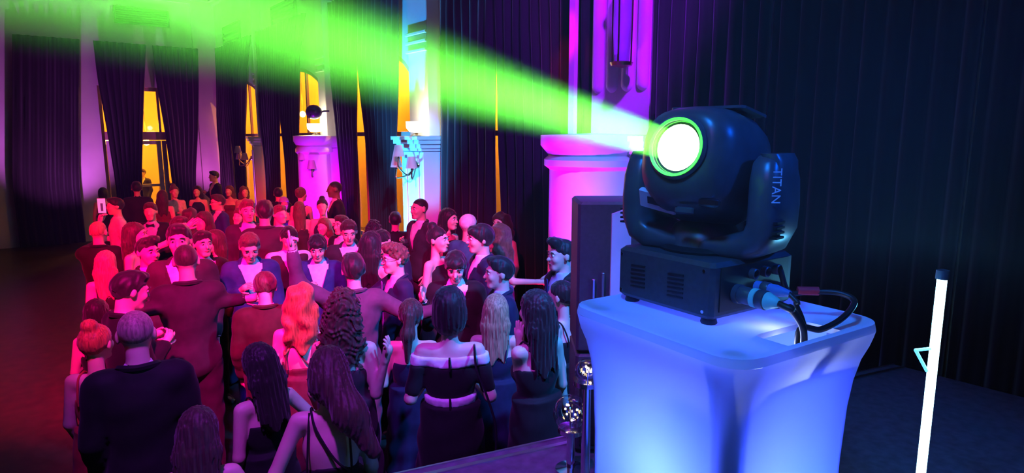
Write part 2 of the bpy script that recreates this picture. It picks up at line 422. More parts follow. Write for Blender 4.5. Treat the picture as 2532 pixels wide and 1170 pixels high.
# dark ball loudspeaker on a bracket
pa = plane_pt(776, 3.15, 'y', WX - .5)
root = tag(empty('ball_speaker', (WX - .5, pa.y, pa.z)), 'small black ball loudspeaker on the pillar with the purple round column', 'speaker')
MB().lathe([(0.001, -.13), (.07, -.12), (.13, -.06), (.15, 0), (.13, .06), (.07, .12), (0.001, .13)], n=20).build('shell', M_BLACKP, root)
MB().lathe([(0.09, 0), (.10, .012), (.07, .02), (0.0, .03)], (-.105, 0, -.02), 18, 'x').xf(Matrix.Diagonal((1, 1, 1, 1))).build('grille', M_RUBBER, root)
MB().tube([(.10, 0, 0), (.2, 0, .02), (.29, 0, .02)], .018).build('bracket', M_BLACKP, root)
# wall lantern between the reeds of the violet pillar
pa = plane_pt(1532, 3.75, 'y', WX - .5)
root = tag(empty('wall_lantern', (WX - .46, pa.y, pa.z)), 'slim hanging lantern on the violet reeded pillar', 'lantern')
MB().lathe([(.0, -.42), (.10, -.40), (.11, -.37), (.07, -.36)], n=12).build('base_ring', M_BRASS, root)
MB().lathe([(.07, -.36), (.085, -.1), (.085, .25), (.07, .3)], n=12).build('glass_body', mat('lantern_glass', (.35, .3, .5), .15), root)
for k in range(4):
    a = k * math.pi / 2 + .4
    MB().tube([(.09 * math.cos(a), .09 * math.sin(a), -.37), (.095 * math.cos(a), .095 * math.sin(a), .3)], .008, 6).build('rib', M_BRASS, root)
MB().lathe([(.11, .28), (.12, .31), (.05, .42), (.02, .5), (.03, .54), (0, .58)], n=12).build('cap', M_BRASS, root)
MB().tube(smoothpath([(0, 0, .57), (0, 0, .75), (.1, 0, .9), (.25, 0, .9)]), .012, 8).build('hook', M_BRASS, root)

# colour washes of the LED uplighters standing at the feet of the walls
def up(loc, tgt, e, col, size=70, blend=.8): lamp('SPOT', 'led_uplighter', loc, e, col, tgt, spot_size=R(size), spot_blend=blend, shadow_soft_size=.08)
VIO, BLU, MAG = (.42, 0.0, 1.0), (.02, .34, 1.0), (1.0, 0.02, .40)
yd = sum(PIL['d']) / 2; ya = sum(PIL['a']) / 2; yb = sum(PIL['b']) / 2; yc_ = sum(PIL['c']) / 2
up((3.4, yd - .2, 1.45), (WX - .2, yd, 3.0), 420, (.26, 0.0, 1.0), 90)
ys0, ys1 = on_x(1417, 340, WX - .45).y, on_x(1404, 340, WX - .45).y
struct(MB().box(WX - .45, WX - .40, ys0, ys1, 0, 6.3).build('trim_6', M_PILLAR, smooth=False))
up((WX - 1.0, (ys0 + ys1) / 2 - .1, .15), (WX - .45, (ys0 + ys1) / 2, 3.2), 420, (1, 0, .12), 34)
lamp('SPOT', 'red_strip_fill', W2(-.8, 3.0, 5.6), 1100, (1, 0, .06), (WX - .5, (ys0 + ys1) / 2 + .12, 3.7), spot_size=R(7), spot_blend=.5, shadow_soft_size=.06)  # extra hung spot, added to redden the trim strip
up((3.6, ya + .1, .3), (WX - .2, ya + .1, 3.2), 2600, BLU, 62)
up((3.9, yb - .7, .3), (WX - .3, yb - .5, 2.4), 1300, VIO, 60)
up((3.9, yc_, .3), (WX - .2, yc_, 3.2), 300, (.6, .1, .9), 60)
up((4.3, WY - 1.6, .3), (4.7, WY, 3.4), 260, (.75, .08, .7), 70)
up((1.0, WY - 1.8, .3), (1.2, WY, 3.4), 500, (.62, .10, .8), 80)

# ================================================================== curtains
def curtain(along, plane, rows, label, pleat=0.17, amp=0.05, zbot=0.02, group='black velvet curtains', seed=0):
    rnd = random.Random(seed)
    rr = []
    for z, a, b in rows:
        if along == 'abs': rr.append((z, a, b))
        else:
            pa, pb = plane_pt(a, z, along, plane), plane_pt(b, z, along, plane)
            rr.append((z, pa.y, pb.y) if along == 'y' else (z, pa.x, pb.x))
    rr.append((zbot, rr[-1][1], rr[-1][2]))
    wtop = abs(rr[0][2] - rr[0][1]); n = max(3, round(wtop / pleat)); nu = n * 8
    ph = [rnd.uniform(-.25, .25) for _ in range(n + 2)]; am = [rnd.uniform(.6, 1.2) for _ in range(n + 2)]
    vs = []; nv = 14
    zt = rr[0][0]
    base = 0.5 * (rr[0][1] + rr[0][2])
    for i in range(nv + 1):
        z = zt + (zbot - zt) * i / nv
        for k in range(len(rr) - 1):
            if rr[k][0] >= z - 1e-9 >= rr[k + 1][0] - 2e-9: break
        t = (rr[k][0] - z) / max(1e-6, rr[k][0] - rr[k + 1][0])
        a = rr[k][1] + (rr[k + 1][1] - rr[k][1]) * t; b = rr[k][2] + (rr[k + 1][2] - rr[k][2]) * t
        for j in range(nu + 1):
            u = j / nu; kk = u * n; q = int(min(kk, n - 1))
            off = amp * am[q] * math.sin(2 * math.pi * (kk + ph[q] * 0)) * (1 - .25 * math.sin(3 * z + q))
            s = a + (b - a) * u
            vs.append((plane + off, s, z) if along in ('y', 'abs') else (s, plane + off, z))
    fs = [(i * (nu + 1) + j, i * (nu + 1) + j + 1, (i + 1) * (nu + 1) + j + 1, (i + 1) * (nu + 1) + j) for i in range(nv) for j in range(nu)]
    me = bpy.data.meshes.new('curtain'); me.from_pydata(vs, [], fs)
    me.polygons.foreach_set('use_smooth', [True] * len(fs))
    o = link('curtain', me, M_CURTAIN)
    sm = o.modifiers.new('thickness', 'SOLIDIFY'); sm.thickness = 0.008
    return tag(o, label, 'curtain', group)
PX = WX - .13; PB = WY - .22
curtain('x', PB, [(5.1, 230, 361), (4.2, 240, 357), (3, 262, 353), (1.6, 284, 350)], 'left black curtain of the french doors in the end wall', seed=1)
curtain('x', PB, [(5.1, 376, 489), (4.2, 385, 491), (3, 405, 490), (1.6, 424, 483)], 'right black curtain of the french doors in the end wall', seed=2)
curtain('y', PX, [(5.1, 575, 536), (4.2, 562, 537), (3, 566, 541), (1.6, 577, 548)], 'black curtain on the side wall touching the hall corner', seed=3)
curtain('y', PX, [(5.1, 618, 576), (4.2, 607, 563), (3, 604.5, 569), (1.6, 604.5, 587)], 'narrow black curtain just before the lilac pillar', seed=4)
curtain('y', PX, [(5.1, 692, 637), (4.3, 689, 640), (3, 690, 648), (1.6, 690, 662)], 'black curtain directly right of the lilac pillar', seed=5)
curtain('y', PX, [(5.1, 754, 693), (4.3, 738, 690.5), (3, 737, 697), (1.6, 737, 713)], 'black curtain left of the ball speaker with orange window beside it', seed=6)
curtain('y', PX, [(5.1, 884, 811), (4.0, 878, 818), (3, 879, 829), (1.6, 884, 850)], 'black curtain directly right of the purple round column', seed=7)
curtain('y', PX, [(5.1, 984, 886), (4, 982, 884), (3, 980, 900), (1.6, 973, 918)], 'black curtain with blue-lit folds beside the blue pillar', seed=8)
curtain('y', PX, [(5.1, 1224, 1088), (3, 1222, 1092), (1.6, 1222, 1092)], 'wide black curtain directly right of the blue pillar', seed=9)
curtain('y', PX, [(5.1, 1470, 1225), (4.1, 1470, 1226), (3, 1470, 1234), (1.6, 1470, 1241)], 'wide black curtain between the yellow slit and the violet pillar', seed=10)
curtain('abs', WX - .32, [(6.3, PIL['d'][0] - .02, PIL['d'][0] - 1.15)], 'tall black stage drape touching the violet pillar', .15, .06, .02, 'stage drapes', 11)
curtain('abs', WX - .32, [(6.3, PIL['d'][0] - 1.17, 1.3)], 'tall black stage drape behind the moving head, second from the violet pillar', .15, .06, .02, 'stage drapes', 12)
curtain('abs', WX - .32, [(6.3, 1.28, -3.2)], 'tall black stage drape behind the glowing light tube', .15, .06, .02, 'stage drapes', 13)
curtain('x', PB, [(5.1, 30, 196), (1.6, 30, 196)], 'black curtain far left on the end wall', seed=14)

# foyer lighting: ceiling lanterns beyond the windows, warm
M_FLAMP = mat('foyer_lamp', (1, .8, .4), .5, emit=(1, .62, .12), strength=14, noise=0)
for (x, y, z, e, lab) in ((6.2, 21.9, 3.4, 420, 'foyer pendant lamp behind the farthest side window'), (7.4, 19.6, 3.4, 420, 'foyer pendant lamp behind the second side window'),
                     (7.3, 16.3, 3.4, 420, 'foyer pendant lamp behind the third side window'), (7.3, 10.4, 3.4, 420, 'foyer pendant lamp behind the nearest side window'),
                     (on_y(362, 352, 21.6).x, 21.6, on_y(362, 352, 21.6).z, 300, 'bright orange pendant lamp seen through the french doors'),
                     (on_y(269, 352, 21.6).x, 21.6, on_y(269, 352, 21.6).z, 120, 'orange pendant lamp at the left edge of the french doors')):
    root = tag(empty('pendant_lamp', (x, y, z)), lab, 'lamp', 'foyer pendant lamps')
    MB().lathe([(.0, -.10), (.07, -.07), (.10, 0), (.07, .07), (.02, .10)], n=14).build('globe', M_FLAMP, root)
    MB().tube([(0, 0, .09), (0, 0, 5.38 - z)], .008, 6).build('cord', M_BRASS, root)
    lamp('POINT', 'foyer_bulb', (x - .15, y - .2, z + .45), e * .75, (1, .33, .008), shadow_soft_size=.12)

# ================================================================== stage
EA, EB = on_z(1430, 1075, STAGE_Z), on_z(1000, 1170, STAGE_Z)
U = (EA - EB).normalized(); NB = Vector((U.y, -U.x, 0))        # NB points back into the stage
if NB.y > 0: NB = -NB
s_r = (WX - .50 - EA.x) / U.x; ER = EA + U * s_r
s_l = (-8 - EA.x) / U.x; EL = EA + U * s_l
b = MB(); q = [ER, EL, Vector((-8, -4, STAGE_Z)), Vector((WX - .50, -4, STAGE_Z))]
b.add([(p.x, p.y, z) for z in (STAGE_Z - .06, STAGE_Z) for p in q], [(0, 1, 2, 3), (7, 6, 5, 4)] + [(i, (i + 1) % 4, 4 + (i + 1) % 4, 4 + i) for i in range(4)])
struct(b.build('floor_stage', M_STAGE, smooth=False))
ang = math.atan2(U.y, U.x); ln = (ER - EL).length
def edge_bar(y0, y1, z0, z1, m, name):
    o = MB().box(0, ln, y0, y1, z0, z1).build(name, m, smooth=False)
    o.location = (EL.x, EL.y, 0); o.rotation_euler.z = ang; return struct(o)
edge_bar(0.0, 0.012, STAGE_Z - .09, STAGE_Z + .006, M_ALU, 'trim_4')
edge_bar(-.07, -.045, STAGE_Z + .0, STAGE_Z + .007, M_ALU, 'trim_5')
edge_bar(-.08, -.06, 0, STAGE_Z - .06, M_RUBBER, 'wall_stage_front')

# ================================================================== lycra plinth
ZTOP = CAMZ - 0.52
pl, pn, pr = on_z(1398, 762, ZTOP), on_z(1838, 903, ZTOP), on_z(2190, 798, ZTOP)
pc = (pl + pr) / 2; side = ((pl - pn).length + (pr - pn).length) / 2
ex = (pr - pn).normalized(); prz = math.atan2(ex.y, ex.x)
HS = side / 2 + 0.012
def fabric(name, transl=.55, col=(.8, .82, .9)):
    m = bpy.data.materials.new(name); m.use_nodes = True; nt = m.node_tree
    nt.nodes.remove(nt.nodes['Principled BSDF'])
    d = nt.nodes.new('ShaderNodeBsdfDiffuse'); d.inputs[0].default_value = col + (1,)
    t = nt.nodes.new('ShaderNodeBsdfTranslucent'); t.inputs[0].default_value = col + (1,)
    w = nt.nodes.new('ShaderNodeTexWave'); w.inputs['Scale'].default_value = 120
    bp = nt.nodes.new('ShaderNodeBump'); bp.inputs['Strength'].default_value = .05
    nt.links.new(w.outputs['Fac'], bp.inputs['Height']); nt.links.new(bp.outputs[0], d.inputs['Normal'])
    mx = nt.nodes.new('ShaderNodeMixShader'); mx.inputs[0].default_value = transl
    nt.links.new(d.outputs[0], mx.inputs[1]); nt.links.new(t.outputs[0], mx.inputs[2])
    nt.links.new(mx.outputs[0], nt.nodes['Material Output'].inputs['Surface'])
    return m
M_LYCRA = fabric('stretch_lycra'); M_LYCRATOP = fabric('stretch_lycra_top', .22)
def rsq(h, r, z, n=8, pinch=0.0):
    out = []
    for cxn, cyn, a0 in ((1, 1, 0), (-1, 1, 90), (-1, -1, 180), (1, -1, 270)):
        for k in range(n + 1):
            a = R(a0 + 90 * k / n); out.append((cxn * (h - r) + r * math.cos(a), cyn * (h - r) + r * math.sin(a), z))
    # stretched sides pull in between the corners
    res = []
    m = len(out)
    for i in range(m):
        p, q = Vector(out[i]), Vector(out[(i + 1) % m])
        res.append(p)
        if (q - p).length > h * .5:
            for t in (.1, .2, .3, .4, .5, .6, .7, .8, .9):
                w_ = p.lerp(q, t); nrm = Vector((w_.x, 0, 0)) if abs(w_.x) > abs(w_.y) else Vector((0, w_.y, 0))
                res.append(w_ - nrm.normalized() * pinch * math.sin(math.pi * t))
    return res
root = tag(empty('lycra_plinth', (pc.x, pc.y, STAGE_Z), prz), 'tall plinth in white stretch cover glowing blue, carrying the moving head light', 'plinth')
HT = ZTOP - STAGE_Z
prof = [(HT - .012, 1.0, .0), (HT - .03, .99, .0), (HT - .06, .945, .006), (HT - .10, .905, .012), (HT - .16, .872, .016), (HT - .24, .85, .016), (HT - .40, .835, .012), (HT - .7, .83, .008), (.35, .84, .006), (.12, .88, .003), (.01, .94, 0)]
MB().loft([rsq(HS * k, HS * (.26 if k > .95 else .16), z, pinch=p) for z, k, p in prof], cap=False).build('cover', M_LYCRA, root, angle=80)
# top with a cable slot
def to_pl(px, py):
    p = on_z(px, py, ZTOP) - pc; return Vector((p.x * math.cos(prz) + p.y * math.sin(prz), -p.x * math.sin(prz) + p.y * math.cos(prz)))
hp = [to_pl(1874, 832), to_pl(1972, 853), to_pl(2074, 815), to_pl(1985, 796)]
hc = sum((v for v in hp), Vector((0, 0))) / 4
hw_, hh_ = max(abs(v.x - hc.x) for v in hp) * .98, max(abs(v.y - hc.y) for v in hp) * .98
def ray_rr(c, a, hx, hy, r):
    """distance from c along angle a to the rounded rectangle hx,hy (centred at 0), by marching"""
    d = Vector((math.cos(a), math.sin(a))); lo, hi = 0, 3.0
    for _ in range(40):
        m_ = (lo + hi) / 2; p = c + d * m_
        q = Vector((max(abs(p.x) - (hx - r), 0), max(abs(p.y) - (hy - r), 0)))
        ins = q.length <= r and abs(p.x) <= hx and abs(p.y) <= hy
        lo, hi = (m_, hi) if ins else (lo, m_)
    return c + d * lo
N = 120; rings = []
for kind in range(7):
    rg = []
    for i in range(N):
        a = 2 * math.pi * i / N
        ph_ = ray_rr(Vector((0, 0)), a, hw_, hh_, .02) + hc
        po = ray_rr(hc, a, HS, HS, HS * .26)
        pi_ = ray_rr(hc, a, HS - .035, HS - .035, HS * .2); pm = ray_rr(hc, a, HS - .02, HS - .02, HS * .23)
        p, z = [(ph_, HT - .018), (ph_, HT - .002), (ph_.lerp(pi_, .4), HT), (pi_, HT), (pm, HT + .012), (po - (po - pm) * .2, HT + .010), (po, HT - .012)][kind]
        rg.append((p.x, p.y, z))
    rings.append(rg)
MB().loft(rings, cap=False).build('top_panel', M_LYCRATOP, root, angle=50)
for sx in (-1, 1):
    for sy in (-1, 1):
        MB().tube([(sx * HS * .72, sy * HS * .72, .01), (sx * HS * .72, sy * HS * .72, HT - .03)], .030, 10).build('leg', M_ALU, root)
MB().box(-HS * .8, HS * .8, -HS * .8, HS * .8, 0, .012).build('foot_plate', M_ALU, root, False)
MB().box(max(hc.x - hw_ - .03, -HS * .8), min(hc.x + hw_ + .03, HS * .8), max(hc.y - hh_ - .03, -HS * .8), min(hc.y + hh_ + .05, HS * .8), HT - .11, HT - .10).build('slot_reflector', M_WHITE, root, False)  # white plate added to catch light, so the slot shines
lamp('POINT', 'slot_fill', Vector((pc.x + (hc.x - .02) * math.cos(prz) - (hc.y + .07) * math.sin(prz), pc.y + (hc.x - .02) * math.sin(prz) + (hc.y + .07) * math.cos(prz), ZTOP - .05)), 0.9, (.5, .62, 1.0), shadow_soft_size=.02)  # extra lamp added to whiten the plate below the slot
# blue LED lamp standing inside the plinth, shining up into the cover
pw = lambda x, y, z: Vector((pc.x + x * math.cos(prz) - y * math.sin(prz), pc.y + x * math.sin(prz) + y * math.cos(prz), z))
lamp('POINT', 'plinth_led', pw(-.10, -.02, STAGE_Z + .56), 32, (.045, .085, 1.0), shadow_soft_size=.16)
lamp('POINT', 'plinth_led', pw(.06, -.08, STAGE_Z + .40), 12, (.015, .085, 1.0), shadow_soft_size=.10)

# ================================================================== moving head light
bl, bn_ = on_z(1525, 741, ZTOP), on_z(1757, 812, ZTOP)
ey = (bl - bn_).normalized(); ex2 = Vector((ey.y, -ey.x, 0))
BW = (bl - bn_).length; BA = BW / 2
bcn = bn_ + ey * BA + ex2 * BA
brz = math.atan2(ex2.y, ex2.x)
mh = tag(empty('moving_head_light', (bcn.x, bcn.y, ZTOP), brz), 'large black moving head stage light shooting a green beam from the plinth', 'stage light')
BH = .178
base = MB().box(-BA, BA, -BA, BA, .018, BH, .012).build('base', M_BLACKM, mh, angle=30)
for sx in (-1, 1):
    for sy in (-1, 1):
        MB().lathe([(.022, 0), (.024, .004), (.02, .02), (0, .02)], (sx * (BA - .035), sy * (BA - .035), 0), 12).build('rubber_foot', M_RUBBER, base)
slot = MB().box(-.002, .0008, -.030, .030, -.0025, .0025).mesh('vent_slot', False)
for yc0 in (.095, -.055):
    for k in range(6):
        o = link('vent_slot', slot, M_RUBBER, base); o.location = (-BA, yc0, .062 + k * .013); o.rotation_euler.x = R(-4)
for yy, zz in ((BA - .02, .04), (-BA + .03, .04), (BA - .02, .155), (-BA + .03, .155)):
    MB().lathe([(.006, 0), (.005, .003), (0, .003)], n=10).xf(Matrix.Rotation(R(-90), 4, 'Y')).xf(Matrix.Translation((-BA, yy, zz))).build('screw', M_CHROME, base)
# connector panel on the face turned to the right
MB().box(-BA + .03, BA - .03, -BA - .003, -BA + .001, .04, .165).build('connector_panel', M_RUBBER, base, False)
def socket(x, z, r, name='socket', m=M_BLACKP):
    return MB().lathe([(r, 0), (r, .018), (r * .8, .02), (r * .7, .008), (0, .008)], n=16).xf(Matrix.Rotation(R(90), 4, 'X')).xf(Matrix.Translation((x, -BA, z))).build(name, m, base)
for x in (-.02, .035, .09): socket(x, .135, .016)
socket(.12, .075, .016)
MB().box(.0, .07, -BA - .012, -BA, .055, .10, .004).build('display', M_BLACKP, base)
# power plug with pale green bands
plx, plz = -.085, .085
socket(plx, plz, .028)
plug = tag(empty('power_plug', mh.matrix_basis @ Vector((plx, -BA, plz)), brz), 'power plug with pale green bands in the back of the moving head', 'plug')
M_GREENB = mat('pale_green_rubber', (.25, .75, .55), .45)
ry = Matrix.Rotation(R(90), 4, 'X')
MB().lathe([(0, .012), (.022, .012), (.025, .02), (.025, .055), (.022, .06)], n=18).xf(ry).build('collar', M_BLACKP, plug)
MB().lathe([(.022, .055), (.027, .058), (.027, .072), (.024, .074)], n=18).xf(ry).build('band', M_GREENB, plug)
MB().lathe([(.024, .072), (.027, .076), (.027, .098), (.024, .10)], n=18).xf(ry).build('grip', M_BLACKP, plug)
MB().lathe([(.024, .099), (.025, .102), (.013, .132), (.009, .136), (0, .136)], n=18).xf(ry).build('boot', M_GREENB, plug)
def at_depth(px, py, d):
    r_ = ray(px, py); return CAM + r_ * (d / (r_.x * sY + r_.y * cY))
pend = mh.matrix_basis @ Vector((plx, -BA - .13, plz))
hole = pw(hc.x, hc.y, ZTOP)
dn = Vector((0, 0, -1))
cpts = [pend, pend + (pend - mh.matrix_basis @ Vector((plx, -BA, plz))).normalized() * .04 + dn * .008, pend.lerp(hole, .55) + Vector((0, 0, .03)), hole + Vector((-.01, -.015, .01)), hole + Vector((-.01, -.015, -.11))]
tag(MB().tube(smoothpath(cpts), .0095, 10).build('power_cable', M_RUBBER), 'thick black power cable from the green-banded plug down into the plinth slot', 'cable')
s2 = mh.matrix_basis @ Vector((.09, -BA - .02, .135))
dH = (hole - CAM).dot(Vector((sY, cY, 0)))
cp2 = [s2, at_depth(1950, 722, dH + .16), at_depth(2000, 722, dH + .15), at_depth(2070, 724, dH + .12), at_depth(2112, 745, dH + .08), at_depth(2085, 785, dH + .04), at_depth(2030, 815, dH + .01), hole + Vector((.01, .005, .005)), hole + Vector((.01, .005, -.11))]
sig = tag(empty('signal_cable', s2), 'looping black signal cable with red tape right of the moving head', 'cable')
o = MB().tube([p - s2 for p in smoothpath(cp2, 8)], .0085, 10).build('cord', M_RUBBER, sig)
t0, t1 = at_depth(1972, 719, dH + .155), at_depth(2024, 720, dH + .145)
o = MB().tube([t0 - s2, t1 - s2], .0125, 10).build('red_tape', mat('red_tape', (.9, .03, .05), .5), sig)
s3 = mh.matrix_basis @ Vector((-.02, -BA - .02, .135))
M_BLUEP = mat('blue_plug', (.10, .22, .5), .5)
pg2 = tag(empty('data_plug', mh.matrix_basis @ Vector((-.02, -BA, .10)), brz), 'blue-grey data plug beside the green-banded plug', 'plug')
MB().lathe([(0, .02), (.017, .02), (.017, .085), (.012, .11), (.008, .125), (0, .125)], n=14).xf(ry).build('shell', M_BLUEP, pg2)
MB().lathe([(.018, .04), (.0195, .043), (.0195, .06), (.018, .063)], n=14).xf(ry).build('ring', M_BLACKP, pg2)
p3 = mh.matrix_basis @ Vector((-.02, -BA - .12, .10))
cp3 = [p3, p3 + Vector((.0, 0, -.01)) + (p3 - s3).normalized() * .03, p3.lerp(hole, .6) + Vector((.0, 0, .035)), hole + Vector((0.005, -.01, .01)), hole + Vector((.005, -.01, -.11))]
tag(MB().tube(smoothpath(cp3), .007, 10).build('data_cable', M_RUBBER), 'thinner black data cable from the blue-grey plug into the plinth slot', 'cable')
# yoke: turned on the base
YD = W2(-.71, -.70)            # where the head looks, on plan
yaw_y = math.atan2(-YD.y, -YD.x) - math.pi / 2 - brz        # yoke +Y points backwards
MY = Matrix.Rotation(yaw_y, 4, 'Z')
def sell(hx, hy, n=20, e=3.5):
    out = []
    for k in range(n):
        a = 2 * math.pi * k / n; c, s = math.cos(a), math.sin(a)
        out.append((hx * math.copysign(abs(c) ** (2 / e), c), hy * math.copysign(abs(s) ** (2 / e), s)))
    return out
MB().lathe([(0, BH - .002), (.135, BH - .002), (.14, BH + .008), (.125, BH + .018), (0, BH + .018)], n=32).build('pan_ring', M_RUBBER, mh)
path = [(-.205, .475, .012, .03), (-.205, .468, .030, .065), (-.205, .45, .040, .085), (-.208, .40, .046, .10), (-.210, .33, .047, .105), (-.208, .27, .047, .105), (-.19, .228, .047, .105), (-.15, .208, .044, .105), (-.08, .202, .03, .105), (0, .20, .026, .105)]
path += [(-x, z, t, d) for x, z, t, d in reversed(path[:-1])]
rings = []
for i, (x, z, t, d) in enumerate(path):
    p0, p1 = path[max(0, i - 1)], path[min(len(path) - 1, i + 1)]
    tx, tz = p1[0] - p0[0], p1[1] - p0[1]; l_ = math.hypot(tx, tz); nx, nz = tz / l_, -tx / l_
    rings.append([(x + nx * a, b_, z + nz * a) for a, b_ in sell(t, d)])
yoke = MB().loft(rings).xf(MY).build('yoke', M_BLACKP, mh, angle=50)
MB().lathe([(.0, .285), (.05, .278), (.085, .255), (.105, .215), (.108, .19)], n=28).xf(Matrix.Diagonal((1.05, 1.05, 1, 1))).xf(MY).build('pan_cover', M_BLACKP, mh)
for sx in (-1, 1):
    b = MB(); bp_ = [(.245, .24), (.252, .30), (.256, .40), (.252, .455), (.24, .475)]
    b.loft([[(sx * x - sx * .03 + (a if True else 0), y_, z) for a, y_ in sell(.028, .07 if i else .06, 16, 4)] for i, (x, z) in enumerate(bp_)])
    cov = b.xf(MY).build('arm_cover', M_BLACKP, yoke, angle=50)
    for k in range(4):
        MB().box(sx * .246 - .012, sx * .246 + .012, -.085, -.035, .243 + k * .014, .249 + k * .014).xf(MY).build('vent_slot', M_RUBBER, yoke, False)
# head
MT = MY @ Matrix.Translation((0, 0, .425)) @ Matrix.Rotation(R(9.6), 4, 'X').inverted()
secs = [(-.185, .085, .085, .035), (-.18, .105, .105, .03), (-.165, .128, .130, .02), (-.12, .146, .155, .01), (-.04, .152, .172, .005), (.05, .152, .175, 0), (.11, .145, .16, 0), (.16, .12, .13, 0), (.19, .075, .08, 0)]
head = MB().loft([[(a, y, c_ + zc) for a, c_ in sell(hx, hz, 28, 2.9)] for y, hx, hz, zc in secs]).xf(MT).build('head', M_BLACKP, mh, angle=50)
RX = Matrix.Rotation(R(90), 4, 'X')
LZ = .035
MB().lathe([(.090, .165), (.092, .192), (.084, .200), (.0745, .196), (.0735, .165), (.090, .165)], n=36, cap=False).xf(RX).xf(Matrix.Translation((0, 0, LZ))).xf(MT).build('lens_bezel', M_BLACKP, head)
M_LENS = mat('lit_lens', (.7, 1, .6), .2, emit=(.80, 1.0, .62), strength=5.0, noise=0)
MB().lathe([(.073, .176), (.066, .186), (.045, .195), (.02, .199), (0, .20)], n=32).xf(RX).xf(Matrix.Translation((0, 0, LZ))).xf(MT).build('lens', M_LENS, head)
MB().lathe([(.084, .1985), (.0835, .2025), (.076, .1995), (.0735, .184), (.084, .1985)], n=36, cap=False).xf(RX).xf(Matrix.Translation((0, 0, LZ))).xf(MT).build('lens_spill_ring', mat('lens_spill_glow', (.2, .8, .2), .3, emit=(.05, 1.0, .02), strength=2.2, noise=0), head)  # emissive ring added for the green spill around the lens
MB().box(-.12, .12, -.06, .10, .168, .180, .01).xf(MT).build('top_fin', M_BLACKP, head)
for k in range(5):
    MB().box(-.10, .10, -.03 + k * .022, -.02 + k * .022, .178, .184).xf(MT).build('cooling_slot', M_RUBBER, head, False)
IP = MT @ Matrix.Translation((-.075, -.128, -.118)) @ Matrix.Rotation(R(38), 4, 'X') @ Matrix.Rotation(R(12), 4, 'Y')
MB().box(-.065, .055, -.006, .012, -.035, .03, .004).xf(IP).build('info_plate', M_WHITE, head)
MB().box(-.035, .03, -.008, -.005, -.012, .012).xf(IP).build('info_slot', M_RUBBER, head, False)
MB().box(.07, .13, -.165, -.14, -.125, -.10, .006).xf(MT).build('tilt_lock', M_CHROME, head)
MB().box(.0, .06, -.163, -.15, -.15, -.13, .004).xf(MT).build('tilt_handle', M_BLACKP, head)
# name on the right arm
tc = bpy.data.curves.new('name_text', 'FONT'); tc.body = 'TITAN'; tc.size = .033; tc.extrude = .0008; tc.align_x = 'CENTER'; tc.align_y = 'CENTER'
to = bpy.data.objects.new('name_text', tc); COL.objects.link(to)
dg = bpy.context.evaluated_depsgraph_get(); me = bpy.data.meshes.new_from_object(to.evaluated_get(dg)); bpy.data.objects.remove(to)
me.transform(Matrix.Rotation(R(90), 4, 'X'))              # upright, facing -Y
me.transform(Matrix.Rotation(R(90), 4, 'Y'))              # reads downwards
me.transform(Matrix.Rotation(R(38), 4, 'Z'))
me.transform(Matrix.Translation((.2525, -.096, .390)))
me.transform(MY)
lt = link('name_lettering', me, mat('pale_lettering', (.75, .8, .9), .4), yoke)
# the lamp of the fixture: a narrow green beam leaving the lens
lc = mh.matrix_basis @ (MT @ Vector((0, -.204, LZ))); ld = (mh.matrix_basis.to_3x3() @ MT.to_3x3() @ Vector((0, -1, 0))).normalized()
beam = lamp('AREA', 'green_beam', lc, 44, (.15, 1.0, .05), lc + ld, shape='DISK', size=.085, spread=R(6.8))

# ================================================================== PEOPLE
# Bodies are smooth blended volumes turned into one continuous surface each (surface nets on a graded grid).
def axis(lo, hi, h, fine, hf):
    out = [lo]; 
    while out[-1] < hi:
        x = out[-1]; st = h
        for a, b in fine:
            if a - h <= x <= b: st = hf
        out.append(x + st)
    return np.array(out, np.float32)
def capsule(a, b, ra, rb, k=.02): return ('c', np.array(a, float), np.array(b, float), ra, rb, k)
def ellips(c, r, k=.04): return ('e', np.array(c, float), np.array(r, float), k)
def custom(lo, hi, fn, k=.02): return ('f', np.array(lo, float), np.array(hi, float), fn, k)
def _ell(X, Y, Z, c, r):
    x, y, z = (X - c[0]) / r[0], (Y - c[1]) / r[1], (Z - c[2]) / r[2]
    k0 = np.sqrt(x * x + y * y + z * z) + 1e-6
    k1 = np.sqrt((x / r[0]) ** 2 + (y / r[1]) ** 2 + (z / r[2]) ** 2) + 1e-6
    return k0 * (k0 - 1) / k1
def _cap(X, Y, Z, a, b, ra, rb):
    ba = b - a; dd = float(ba @ ba) + 1e-9
    px, py, pz = X - a[0], Y - a[1], Z - a[2]
    h = np.clip((px * ba[0] + py * ba[1] + pz * ba[2]) / dd, 0, 1)
    return np.sqrt((px - ba[0] * h) ** 2 + (py - ba[1] * h) ** 2 + (pz - ba[2] * h) ** 2) - (ra + (rb - ra) * h)
def smin(a, b, k):
    h = np.clip(.5 + .5 * (a - b) / k, 0, 1); return a * (1 - h) + b * h - k * h * (1 - h)
def smax(a, b, k): return -smin(-a, -b, k)
